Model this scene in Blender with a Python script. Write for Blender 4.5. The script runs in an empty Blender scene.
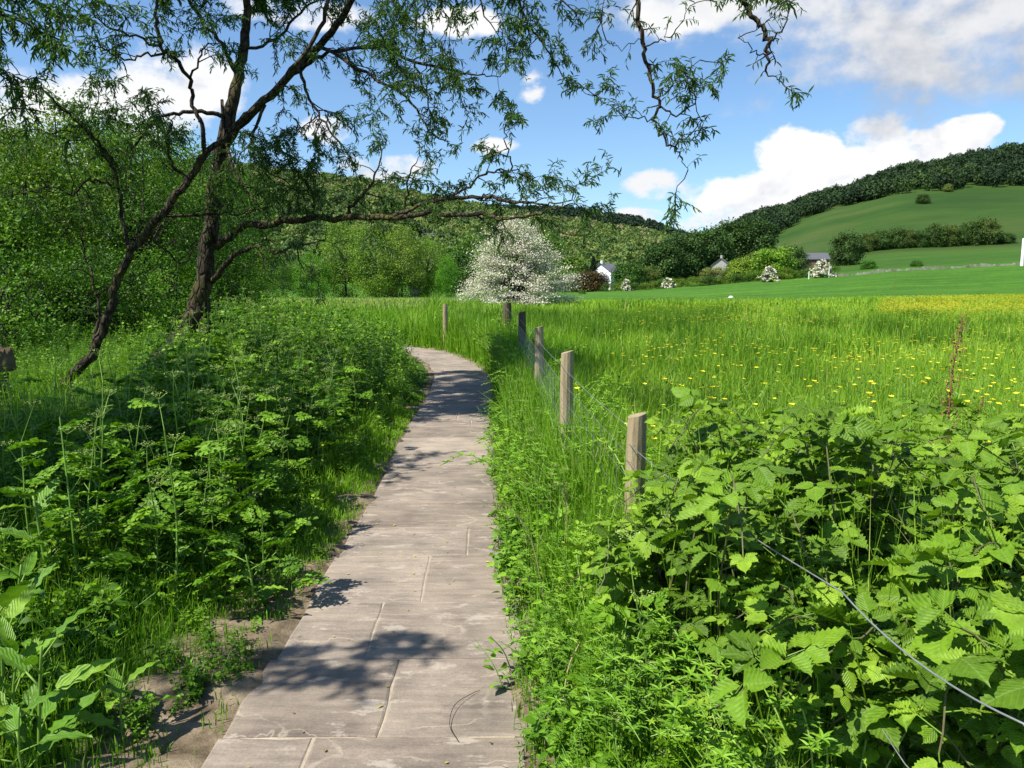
import bpy, math, random
import numpy as np
from mathutils import Vector

rng = np.random.default_rng(11)
random.seed(11)
scene = bpy.context.scene
COL = scene.collection

# ------------------------------------------------------------------ camera
F = 770.0
EYE = 1.65
PITCH = math.radians(7.3)
CP, SP = math.cos(PITCH), math.sin(PITCH)
cam_d = bpy.data.cameras.new('camera')
cam_d.sensor_width = 36.0
cam_d.lens = F / 1024 * 36
cam_d.clip_start = 0.05
cam_d.clip_end = 12000
cam = bpy.data.objects.new('camera', cam_d)
cam.location = (0, 0, EYE)
cam.rotation_euler = (math.pi / 2 - PITCH, 0, 0)
COL.objects.link(cam)
scene.camera = cam


def P(px, py, Y):
    """world point seen at a pixel of the photograph, Y metres ahead"""
    dx, dy = px - 512.0, py - 384.0
    k = Y / (F * CP - dy * SP)
    return np.array([dx * k, Y, EYE + (-SP * F - dy * CP) * k])


def ssm(a, b, x):
    t = np.clip((np.asarray(x, float) - a) / (b - a), 0, 1)
    return t * t * (3 - 2 * t)


# ------------------------------------------------------------------ terrain
PATH_Y = np.array([-6, 2.4, 5.6, 8.7, 11.05, 12.8, 14.2, 16.0, 17.4, 18.9, 20.4, 21.7, 22.8])
PATH_X = np.array([-.50, -.50, -.59, -.71, -.76, -.83, -.96, -1.27, -1.65, -2.15, -3.2, -4.9, -7.5])
HALF = 0.50
HALF_NEAR = 0.56


def path_c(y):
    return np.interp(y, PATH_Y, PATH_X)


def path_half(y):
    return np.interp(y, [-6, 2, 6, 12, 30], [.56, .555, .48, .49, .50])


KN = np.array([30, 60, 110, 170, 300, 420, 520, 700, 950, 1300, 1800, 2600, 5000.])
TAB = {
    -600: [325, 304, 298, 296, 282, 262, 235, 190, 168, 190, 200, 215, 250],
    0: [325, 303, 298, 296, 284, 266, 240, 190, 165, 190, 200, 215, 250],
    240: [325, 303, 298, 296, 286, 270, 248, 200, 170, 195, 200, 215, 250],
    350: [325, 303, 298, 296, 287, 274, 255, 212, 184, 200, 203, 218, 250],
    450: [325, 303, 298, 296, 289, 278, 264, 230, 206, 215, 208, 220, 250],
    512: [325, 303, 298, 296, 289, 280, 270, 240, 218, 222, 211, 222, 250],
    570: [325, 303, 298, 294.5, 290, 282, 272, 246, 227, 230, 213, 222, 250],
    630: [325, 303, 298, 292, 287, 280, 272, 252, 237, 238, 221, 228, 250],
    690: [325, 303, 298, 288, 281, 274, 266, 254, 248, 248, 240, 242, 250],
    760: [325, 303, 296, 283, 268, 249, 237, 219, 226, 235, 242, 250, 258],
    830: [324, 302, 293, 277, 260, 233, 212, 197, 202, 215, 230, 245, 258],
    900: [324, 301, 290, 271, 253, 221, 195, 174, 180, 200, 225, 240, 258],
    1024: [323, 299, 287, 265, 246, 211, 188, 154, 160, 190, 220, 240, 258],
    1500: [320, 295, 280, 250, 230, 190, 165, 122, 130, 160, 190, 230, 258],
}
UK = np.array([(p - 512) / F for p in TAB])
ZK = np.array([[P(512, py, Y)[2] for py, Y in zip(TAB[p], KN)] for p in TAB])


def zfar(x, y):
    yy = np.clip(y, 30, 5000)
    u = np.clip(x / np.maximum(yy, 30) * CP, UK[0], UK[-1])
    i = np.clip(np.searchsorted(UK, u) - 1, 0, len(UK) - 2)
    t = (u - UK[i]) / (UK[i + 1] - UK[i])
    t = t * t * (3 - 2 * t) * .5 + t * .5
    j = np.clip(np.searchsorted(KN, yy) - 1, 0, len(KN) - 2)
    s = (yy - KN[j]) / (KN[j + 1] - KN[j])
    a = ZK[i, j] * (1 - s) + ZK[i, j + 1] * s
    b = ZK[i + 1, j] * (1 - s) + ZK[i + 1, j + 1] * s
    return a * (1 - t) + b * t


def gz(x, y):
    x = np.asarray(x, float)
    y = np.asarray(y, float)
    d = path_c(y) - path_half(y) - x
    lim = 1 - ssm(14, 19, y)
    near = 0.42 * ssm(.7, 2.6, d) * lim
    near = near - 1.9 * ssm(5.0, 13, d) * (1 - ssm(24, 40, y)) - .015
    e = x - path_c(y) - path_half(y)
    edge = np.maximum(d, e)
    near = near + ssm(-.16, .05, edge) * (.043 + .016 * np.sin(y * 5.1 + x * 2) + .013 * np.sin(y * 11.3) + .008 * np.sin(y * 23 + 2)) * (y < 24)
    near = near + .05 * ssm(.1, .6, e)
    near = near + (.05 * np.sin(x * 1.3 + 1) * np.sin(y * .9) + .03 * np.sin(x * 3.1) * np.sin(y * 2.7)) * ssm(.1, 1.2, np.abs(x - path_c(y)) - .5)
    w = ssm(22, 40, y)
    far = zfar(x, y)
    far = far + np.clip(y / 400, 0, 1) * (2.2 * np.sin(x * .021 + 2) * np.sin(y * .017) ) * ssm(150, 400, y)
    return near * (1 - w) + far * w


def gz1(x, y):
    return float(gz(np.array([x]), np.array([y]))[0])


# ------------------------------------------------------------------ mesh accumulator
class Acc:
    def __init__(self, veins=False):
        self.uv = [] if veins else None
        self.v, self.t, self.c, self.m, self.n = [], [], [], [], 0

    def add(self, V, T, tint=0.5, mat=0, uv=None):
        V = np.asarray(V, np.float32).reshape(-1, 3)
        if self.uv is not None:
            self.uv.append(np.zeros((len(V), 3), np.float32) if uv is None else np.asarray(uv, np.float32))
        T = np.asarray(T, np.int32).reshape(-1, 3)
        self.v.append(V)
        self.t.append(T + self.n)
        self.c.append(np.broadcast_to(np.asarray(tint, np.float32), (len(V),)))
        self.m.append(np.full(len(T), mat, np.int32))
        self.n += len(V)

    def arrays(self):
        return np.concatenate(self.v), np.concatenate(self.t), np.concatenate(self.c), np.concatenate(self.m)

    def mesh(self, name, mats, smooth=False):
        V, T, C, M = self.arrays()
        me = bpy.data.meshes.new(name)
        me.vertices.add(len(V))
        me.vertices.foreach_set('co', V.ravel())
        me.loops.add(len(T) * 3)
        me.loops.foreach_set('vertex_index', T.ravel())
        me.polygons.add(len(T))
        me.polygons.foreach_set('loop_start', np.arange(0, len(T) * 3, 3, dtype=np.int32))
        a = me.attributes.new('tint', 'FLOAT', 'POINT')
        a.data.foreach_set('value', C.astype(np.float32).ravel())
        if self.uv:
            b = me.attributes.new('leaf', 'FLOAT_VECTOR', 'POINT')
            b.data.foreach_set('vector', np.concatenate(self.uv).ravel())
        for m in mats:
            me.materials.append(m)
        me.polygons.foreach_set('material_index', M)
        me.polygons.foreach_set('use_smooth', np.full(len(T), smooth, dtype=bool))
        me.update()
        me.validate()
        return me

    def obj(self, name, mats, parent=None, smooth=False, loc=None):
        o = bpy.data.objects.new(name, self.mesh(name, mats if isinstance(mats, list) else [mats], smooth))
        COL.objects.link(o)
        if parent:
            o.parent = parent
        if loc is not None:
            o.location = loc
        return o


def tag(o, label=None, cat=None, group=None, kind=None):
    if label:
        o['label'] = label
    if cat:
        o['category'] = cat
    if group:
        o['group'] = group
    if kind:
        o['kind'] = kind
    return o


def empty(name, loc, label, cat, group=None, rz=0, s=1):
    o = bpy.data.objects.new(name, None)
    o.empty_display_size = .2
    COL.objects.link(o)
    o.location = loc
    o.rotation_euler = (0, 0, rz)
    o.scale = (s, s, s) if np.isscalar(s) else s
    return tag(o, label, cat, group)


def dup(root, loc, rz, s, label, group=None, color=None, tilt=(0, 0)):
    r = root.copy()
    COL.objects.link(r)
    r.location = loc
    r.rotation_euler = (tilt[0], tilt[1], rz)
    r.scale = (s, s, s) if np.isscalar(s) else s
    r['label'] = label
    if group:
        r['group'] = group
    if color is not None:
        r.color = (*color, 1)
    for ch in root.children:
        c = ch.copy()
        COL.objects.link(c)
        c.parent = r
        if color is not None:
            c.color = (*color, 1)
        for g in ch.children:
            d = g.copy()
            COL.objects.link(d)
            d.parent = c
    return r


def nrm(a):
    return a / np.maximum(np.linalg.norm(a, axis=-1, keepdims=True), 1e-9)


def tube(acc, pts, rad, sides=6, tint=.5, mat=0, rough=0.0):
    pts = np.asarray(pts, float)
    n = len(pts)
    rad = np.broadcast_to(np.asarray(rad, float), (n,))
    tan = nrm(np.gradient(pts, axis=0))
    ref = np.array([0.31, 0.17, 0.94]) if abs(tan[:, 2]).mean() < .75 else np.array([.95, .28, .1])
    a = nrm(np.cross(tan, ref))
    b = np.cross(tan, a)
    ang = np.linspace(0, 2 * np.pi, sides, endpoint=False)
    rr = rad[:, None] * (1 + rough * rng.uniform(-1, 1, (n, sides)))
    V = pts[:, None] + rr[..., None] * (a[:, None] * np.cos(ang)[None, :, None] + b[:, None] * np.sin(ang)[None, :, None])
    V = V.reshape(-1, 3)
    i = np.arange(n - 1)[:, None] * sides
    j = np.arange(sides)[None]
    k = (j + 1) % sides
    q0, q1, q2, q3 = i + j, i + k, i + sides + k, i + sides + j
    T = np.concatenate([np.stack([q0, q1, q2], -1).reshape(-1, 3), np.stack([q0, q2, q3], -1).reshape(-1, 3)])
    capa = np.array([[0, s + 1, s] for s in range(1, sides - 1)])
    o = (n - 1) * sides
    capb = np.array([[o, o + s, o + s + 1] for s in range(1, sides - 1)])
    acc.add(V, np.concatenate([T, capa, capb]), tint, mat)


def spline(pts, sub=4):
    """Catmull-Rom through points (any number of columns)"""
    p = np.asarray(pts, float)
    if len(p) < 3:
        t = np.linspace(0, 1, sub + 1)[:, None]
        return p[0] * (1 - t) + p[-1] * t
    q = np.vstack([2 * p[0] - p[1], p, 2 * p[-1] - p[-2]])
    out = []
    for i in range(1, len(q) - 2):
        for s in range(sub):
            t = s / sub
            out.append(.5 * (2 * q[i] + (q[i + 1] - q[i - 1]) * t + (2 * q[i - 1] - 5 * q[i] + 4 * q[i + 1] - q[i + 2]) * t * t
                             + (3 * q[i] - q[i - 1] - 3 * q[i + 1] + q[i + 2]) * t ** 3))
    out.append(p[-1])
    return np.array(out)


# ------------------------------------------------------------------ leaf shapes: (u along, v across, w up)
SH_KITE = (np.array([[0, 0, 0], [.42, .5, .06], [1, 0, -.04], [.42, -.5, .06]]), np.array([[0, 1, 2], [0, 2, 3]]))
SH_LANCE = (np.array([[0, 0, 0], [.3, .5, .05], [.65, .38, .0], [1, 0, -.14], [.65, -.38, .0], [.3, -.5, .05]]),
            np.array([[0, 1, 2], [0, 2, 3], [0, 3, 4], [0, 4, 5]]))
SH_OVATE = (np.array([[0, 0, 0], [.12, .3, .02], [.35, .5, .05], [.68, .33, .03], [1, 0, -.1], [.68, -.33, .03], [.35, -.5, .05], [.12, -.3, .02], [.4, 0, -.02], [.7, 0, -.03]]),
            np.array([[0, 1, 8], [1, 2, 8], [2, 3, 9], [2, 9, 8], [3, 4, 9], [4, 5, 9], [5, 6, 9], [9, 6, 8], [6, 7, 8], [7, 0, 8]]))
SH_TRI = (np.array([[0, -.5, 0], [.15, .55, .05], [1, -.1, 0]]), np.array([[0, 1, 2]]))
SH_QUAD = (np.array([[0, -.35, 0], [.1, .4, .05], [.95, .3, 0], [.85, -.45, -.05]]), np.array([[0, 1, 2], [0, 2, 3]]))


def serrate_shape(nv=7, droop=.10, fold=.16, tw=0.0):
    """bramble leaflet: pleated between side veins with a toothed edge"""
    V, T = [], []
    ts = np.linspace(0, 1, nv + 1)
    for k, t in enumerate(ts):
        V.append([t, 0, -droop * t * t])

    def width(t):
        return 1.36 * max(t, .02) ** .5 * (1 - t) ** .95 if t < 1 else 0
    for s in (1, -1):
        o = len(V)
        rim = []
        for k in range(nv * 2):
            t = (k + .5) / (nv * 2)
            tooth = (k % 2 == 0)
            w = width(t) * (1.06 if tooth else .90)
            tt = t + (.055 if tooth else 0)
            V.append([min(tt, .98), s * w, .05 - fold * w * w - droop * t * t + s * tw * w + (.03 if tooth else -.025)])
            rim.append(o + k)
        V.append([1.04, 0, -droop * 1.1 - .04])
        rim.append(len(V) - 1)
        tri = []
        for k in range(nv):
            a, b = k, k + 1
            r0, r1 = rim[2 * k], rim[2 * k + 1]
            r2 = rim[2 * k + 2]
            tri += [[a, r0, r1], [a, r1, b], [b, r1, r2]]
        tri.append([0, rim[0], 0]) if False else None
        T += tri if s > 0 else [[x[0], x[2], x[1]] for x in tri]
    return np.array(V), np.array(T)


SH_BRAMBLE = [serrate_shape(), serrate_shape(7, .28, -.45), serrate_shape(7, -.05, -.9, .1), serrate_shape(7, .36, .55, -.12), serrate_shape(6, .18, -.3, .2)]


def dock_shape(n=7):
    V, T = [], []
    for k in range(n + 1):
        t = k / n
        w = .5 * (math.sin(math.pi * min(1, t * .94 + .06) ** .75)) ** .7 if k < n else .02
        z = -.35 * t * t
        V += [[t, -w, z + .05 + .035 * (-1) ** k], [t, 0, z], [t, w, z + .05 - .035 * (-1) ** k]]
    for k in range(n):
        a = 3 * k
        for c in (0, 1):
            T += [[a + c, a + c + 3, a + c + 4], [a + c, a + c + 4, a + c + 1]]
    return np.array(V), np.array(T)


SH_DOCK = dock_shape()


def leaves(acc, shape, base, direc, up, L, W, tint=.5, mat=0):
    base = np.asarray(base, float).reshape(-1, 3)
    N = len(base)
    d = nrm(np.broadcast_to(np.asarray(direc, float), (N, 3)))
    u = np.broadcast_to(np.asarray(up, float), (N, 3))
    side = nrm(np.cross(d, u) + 1e-6)
    n = np.cross(side, d)
    L = np.broadcast_to(np.asarray(L, float), (N,))[:, None, None]
    W = np.broadcast_to(np.asarray(W, float), (N,))[:, None, None]
    S, T = shape
    V = base[:, None] + d[:, None] * (S[None, :, 0:1] * L) - side[:, None] * (S[None, :, 1:2] * W) + n[:, None] * (S[None, :, 2:3] * L)
    k = len(S)
    TT = (T[None] + (np.arange(N) * k)[:, None, None]).reshape(-1, 3)
    tint = np.broadcast_to(np.asarray(tint, float), (N,))
    acc.add(V.reshape(-1, 3), TT, np.repeat(tint, k), mat, None if acc.uv is None else np.tile(S, (N, 1)))


def place(acc, tmpl, pos, rz, sc, tilt=0.0, dt=0.0, zs=None):
    """merge copies of a template (V,T,C,M) at positions"""
    V, T, C, M = tmpl
    N, k = len(pos), len(V)
    c, s = np.cos(rz)[:, None], np.sin(rz)[:, None]
    sc = np.broadcast_to(sc, (N,))[:, None]
    x, y, z = V[:, 0][None] * sc, V[:, 1][None] * sc, V[:, 2][None] * (sc if zs is None else np.asarray(zs)[:, None])
    tx, ty = rng.normal(0, 1, (N, 1)) * tilt, rng.normal(0, 1, (N, 1)) * tilt
    X = c * x - s * y + z * tx + pos[:, 0:1]
    Y = s * x + c * y + z * ty + pos[:, 1:2]
    Z = z + pos[:, 2:3]
    W = np.stack([X, Y, Z], -1).reshape(-1, 3)
    TT = (T[None] + (np.arange(N) * k)[:, None, None]).reshape(-1, 3)
    dt = np.broadcast_to(dt, (N,))
    acc.v.append(W.astype(np.float32))
    acc.t.append((TT + acc.n).astype(np.int32))
    acc.c.append(np.clip((C[None] + dt[:, None]).reshape(-1), 0, 1).astype(np.float32))
    acc.m.append(np.tile(M, N))
    acc.n += len(W)


# ------------------------------------------------------------------ materials
def new_mat(name):
    m = bpy.data.materials.new(name)
    m.use_nodes = True
    nt = m.node_tree
    nt.nodes.clear()
    return m, nt, nt.nodes, nt.links


def ramp(nt, fac, stops, interp='LINEAR'):
    r = nt.nodes.new('ShaderNodeValToRGB')
    r.color_ramp.interpolation = interp
    el = r.color_ramp.elements
    while len(el) > 1:
        el.remove(el[-1])
    el[0].position = stops[0][0]
    el[0].color = (*stops[0][1], 1)
    for p, c in stops[1:]:
        e = el.new(p)
        e.color = (*c, 1)
    if fac is not None:
        nt.links.new(fac, r.inputs[0])
    return r.outputs[0]


def math_n(nt, op, a, b=None, clamp=False):
    n = nt.nodes.new('ShaderNodeMath')
    n.operation = op
    n.use_clamp = clamp
    for i, x in enumerate((a, b)):
        if x is None:
            continue
        if isinstance(x, (int, float)):
            n.inputs[i].default_value = x
        else:
            nt.links.new(x, n.inputs[i])
    return n.outputs[0]


def mixc(nt, fac, a, b, mode='MIX'):
    n = nt.nodes.new('ShaderNodeMix')
    n.data_type = 'RGBA'
    n.blend_type = mode
    for i, x in ((0, fac), (6, a), (7, b)):
        if isinstance(x, (int, float)):
            n.inputs[i].default_value = x
        elif isinstance(x, tuple):
            n.inputs[i].default_value = (*x, 1)
        else:
            nt.links.new(x, n.inputs[i])
    return n.outputs[2]


def noise(nt, scale, detail=4, rough=.55, vec=None, dim='3D'):
    n = nt.nodes.new('ShaderNodeTexNoise')
    n.inputs['Scale'].default_value = scale
    n.inputs['Detail'].default_value = detail
    n.inputs['Roughness'].default_value = rough
    if vec is not None:
        nt.links.new(vec, n.inputs['Vector'])
    return n.outputs['Fac']


def pos_n(nt):
    return nt.nodes.new('ShaderNodeNewGeometry').outputs['Position']


def attr(nt, name):
    a = nt.nodes.new('ShaderNodeAttribute')
    a.attribute_name = name
    return a


def leaf_mat(name, stops, trans=.35, rough=.5, objcol=False, spec=.35, tboost=(1.25, 1.35, .55), veins=0):
    stops = [(p, (c[0] * 1.17, c[1] * 1.23, c[2] * .78) if c[1] > c[0] * 1.15 and 'wood' not in name and 'far' not in name and 'willow' not in name and 'needles' not in name else c) for p, c in stops]
    m, nt, N, L = new_mat(name)
    col = ramp(nt, attr(nt, 'tint').outputs['Fac'], stops)
    if objcol:
        oi = N.new('ShaderNodeObjectInfo')
        col = mixc(nt, 1.0, col, oi.outputs['Color'], 'MULTIPLY')
    bump = None
    if veins:
        sx = N.new('ShaderNodeSeparateXYZ')
        L.new(attr(nt, 'leaf').outputs['Vector'], sx.inputs[0])
        av = math_n(nt, 'ABSOLUTE', sx.outputs[1])
        ph = math_n(nt, 'FRACT', math_n(nt, 'MULTIPLY', math_n(nt, 'SUBTRACT', sx.outputs[0], math_n(nt, 'MULTIPLY', av, .75)), veins))
        dv = math_n(nt, 'ABSOLUTE', math_n(nt, 'SUBTRACT', ph, .5))
        side = ramp(nt, dv, [(.0, (1, 1, 1)), (.11, (0, 0, 0))])
        midr = ramp(nt, av, [(.012, (1, 1, 1)), (.04, (0, 0, 0))])
        vn = math_n(nt, 'MAXIMUM', midr, math_n(nt, 'MULTIPLY', side, .6))
        mot = ramp(nt, noise(nt, 55, 4, .7, pos_n(nt)), [(.3, (.72, .76, .74)), (.7, (1.22, 1.16, 1.1))])
        col = mixc(nt, 1.0, col, mot, 'MULTIPLY')
        col = mixc(nt, math_n(nt, 'MULTIPLY', vn, .42), col, (.22, .32, .08))
        sp = ramp(nt, noise(nt, 34, 5, .75, pos_n(nt)), [(.68, (0, 0, 0)), (.73, (1, 1, 1))])
        col = mixc(nt, math_n(nt, 'MULTIPLY', sp, .75), col, (.13, .075, .025))
        bump = N.new('ShaderNodeBump')
        bump.inputs['Strength'].default_value = .7
        bump.inputs['Distance'].default_value = .004
        L.new(dv, bump.inputs['Height'])
    pb = N.new('ShaderNodeBsdfPrincipled')
    if bump:
        L.new(bump.outputs[0], pb.inputs['Normal'])
    L.new(col, pb.inputs['Base Color'])
    pb.inputs['Roughness'].default_value = rough
    pb.inputs['Specular IOR Level'].default_value = spec * .6
    tr = N.new('ShaderNodeBsdfTranslucent')
    L.new(mixc(nt, 1.0, col, tboost, 'MULTIPLY'), tr.inputs['Color'])
    mx = N.new('ShaderNodeMixShader')
    mx.inputs[0].default_value = trans * .68
    L.new(pb.outputs[0], mx.inputs[1])
    L.new(tr.outputs[0], mx.inputs[2])
    out = N.new('ShaderNodeOutputMaterial')
    L.new(mx.outputs[0], out.inputs[0])
    return m


def solid_mat(name, c1, c2, scale=8, rough=.8, bump=.0, bscale=None, stretch=None, spec=.3, metal=0):
    m, nt, N, L = new_mat(name)
    v = N.new('ShaderNodeTexCoord').outputs['Object']
    if stretch:
        mp = N.new('ShaderNodeMapping')
        mp.inputs['Scale'].default_value = stretch
        L.new(v, mp.inputs[0])
        v = mp.outputs[0]
    f = noise(nt, scale, 6, .65, v)
    col = ramp(nt, f, [(.3, c1), (.7, c2)])
    pb = N.new('ShaderNodeBsdfPrincipled')
    L.new(col, pb.inputs['Base Color'])
    pb.inputs['Roughness'].default_value = rough
    pb.inputs['Specular IOR Level'].default_value = spec
    pb.inputs['Metallic'].default_value = metal
    if bump:
        b = N.new('ShaderNodeBump')
        b.inputs['Strength'].default_value = bump
        b.inputs['Distance'].default_value = .02
        L.new(noise(nt, bscale or scale * 3, 6, .7, v), b.inputs['Height'])
        L.new(b.outputs[0], pb.inputs['Normal'])
    out = N.new('ShaderNodeOutputMaterial')
    L.new(pb.outputs[0], out.inputs[0])
    return m


G = lambda *a: a
M_GRASS = leaf_mat('grass_blades', [(0, (.045, .11, .010)), (.45, (.105, .22, .018)), (.8, (.17, .31, .03)), (.93, (.24, .32, .06)), (1, (.40, .36, .17))], .45, .45)
M_MEADOW = leaf_mat('meadow_blades', [(0, (.035, .095, .010)), (.4, (.148, .268, .026)), (.8, (.225, .35, .045)), (.93, (.26, .36, .06)), (1, (.40, .37, .16))], .48, .5)
M_HERB = leaf_mat('herb_leaves', [(0, (.030, .080, .007)), (.5, (.085, .18, .014)), (1, (.18, .30, .026))], .38, .5)
M_PARS = leaf_mat('cow_parsley_leaves', [(0, (.038, .095, .009)), (.5, (.10, .205, .016)), (1, (.20, .325, .03))], .38, .5)
M_BRAM = leaf_mat('bramble_leaves', [(0, (.05, .10, .011)), (.5, (.118, .218, .020)), (.85, (.20, .31, .032)), (1, (.24, .36, .05))], .42, .5, spec=.4, veins=7)
M_CLEAV = leaf_mat('cleavers_leaves', [(0, (.06, .14, .014)), (.5, (.125, .25, .025)), (1, (.23, .36, .05))], .40, .5)
M_DOCK = leaf_mat('dock_leaves', [(0, (.04, .10, .012)), (.5, (.09, .20, .02)), (1, (.17, .29, .03))], .36, .5, spec=.45, veins=9)
M_WILLOW = leaf_mat('willow_leaves', [(0, (.026, .062, .014)), (.5, (.060, .135, .026)), (1, (.125, .215, .04))], .52, .42, spec=.45)
M_TREE = leaf_mat('broad_leaves', [(0, (.04, .095, .010)), (.5, (.10, .205, .018)), (1, (.18, .30, .03))], .40, .5, objcol=True)
M_FARTREE = leaf_mat('far_leaves', [(0, (.03, .062, .010)), (.5, (.065, .125, .02)), (1, (.12, .19, .035))], .30, .6, objcol=True)
M_WOOD = leaf_mat('wood_leaves', [(0, (.028, .06, .015)), (.35, (.065, .12, .028)), (.7, (.14, .205, .045)), (.9, (.19, .235, .065)), (1, (.25, .21, .12))], .28, .65)
M_WOODSHADE = leaf_mat('ridge_wood_shaded_leaves', [(0, (.012, .030, .010)), (.5, (.022, .050, .014)), (.85, (.035, .07, .018)), (1, (.075, .13, .02))], .2, .65)  # leaf colours darkened to stand for cloud shadow on the right hill
M_CONIF = leaf_mat('conifer_needles', [(0, (.010, .026, .014)), (1, (.022, .045, .020))], .12, .7)
M_BLOSSOM = leaf_mat('hawthorn_blossom', [(0, (.50, .45, .35)), (.6, (.70, .65, .53)), (1, (.80, .76, .66))], .25, .7, tboost=(1, 1, .9))
M_YELLOW = leaf_mat('buttercup_petals', [(0, (.80, .68, .02)), (1, (.90, .82, .06))], .3, .4, tboost=(1, 1, .6))
M_CREAM = leaf_mat('umbel_florets', [(0, (.20, .30, .08)), (1, (.42, .48, .18))], .3, .6, tboost=(1, 1, .8))
M_STEM = leaf_mat('green_stems', [(0, (.06, .15, .03)), (1, (.20, .30, .08))], .15, .5)
M_CANE = solid_mat('bramble_cane', (.085, .055, .03), (.11, .13, .045), 12, .6)
M_DRY = solid_mat('dry_stalks', (.16, .07, .035), (.24, .12, .06), 20, .9)
M_STRAW = leaf_mat('dry_straw', [(0, (.30, .24, .12)), (1, (.50, .42, .24))], .2, .7, tboost=(1, 1, .8))
M_POST = solid_mat('weathered_post', (.24, .18, .10), (.42, .34, .21), 9, .9, .6, 30, (3, 3, .35))
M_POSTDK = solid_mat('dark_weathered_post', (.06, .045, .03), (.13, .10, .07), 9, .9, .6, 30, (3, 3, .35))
M_WIRE = solid_mat('galvanised_wire', (.30, .31, .32), (.45, .46, .47), 30, .45, metal=.7)
M_STUMP = solid_mat('old_stump', (.07, .05, .03), (.16, .12, .07), 6, .95, .7)


def bark_mat(name, c1, c2, moss=.0):
    m, nt, N, L = new_mat(name)
    v = N.new('ShaderNodeTexCoord').outputs['Object']
    mp = N.new('ShaderNodeMapping')
    mp.inputs['Scale'].default_value = (1, 1, .35)
    L.new(v, mp.inputs[0])
    f = noise(nt, 14, 8, .7, mp.outputs[0])
    vo = N.new('ShaderNodeTexVoronoi')
    vo.feature = 'DISTANCE_TO_EDGE'
    vo.inputs['Scale'].default_value = 17
    L.new(mp.outputs[0], vo.inputs['Vector'])
    crack = ramp(nt, vo.outputs['Distance'], [(0, (0, 0, 0)), (.18, (1, 1, 1))])
    col = ramp(nt, f, [(.3, c1), (.7, c2)])
    col = mixc(nt, .55, col, crack, 'MULTIPLY')
    if moss:
        mk = ramp(nt, noise(nt, 2.3, 5, .7, v), [(.5, (0, 0, 0)), (.66, (1, 1, 1))])
        mf = math_n(nt, 'MULTIPLY', mk, moss)
        col = mixc(nt, mf, col, (.10, .095, .02))
    pb = N.new('ShaderNodeBsdfPrincipled')
    L.new(col, pb.inputs['Base Color'])
    pb.inputs['Roughness'].default_value = .92
    pb.inputs['Specular IOR Level'].default_value = .15
    b = N.new('ShaderNodeBump')
    b.inputs['Strength'].default_value = .9
    b.inputs['Distance'].default_value = .03
    L.new(math_n(nt, 'ADD', math_n(nt, 'MULTIPLY', f, .6), crack), b.inputs['Height'])
    L.new(b.outputs[0], pb.inputs['Normal'])
    out = N.new('ShaderNodeOutputMaterial')
    L.new(pb.outputs[0], out.inputs[0])
    return m


M_BARK = bark_mat('willow_bark', (.022, .017, .012), (.095, .074, .052), .7)
M_TWIG = bark_mat('twig_bark', (.018, .015, .011), (.05, .042, .03), .25)
M_BARK2 = bark_mat('tree_bark', (.05, .042, .032), (.15, .13, .10))


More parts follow.
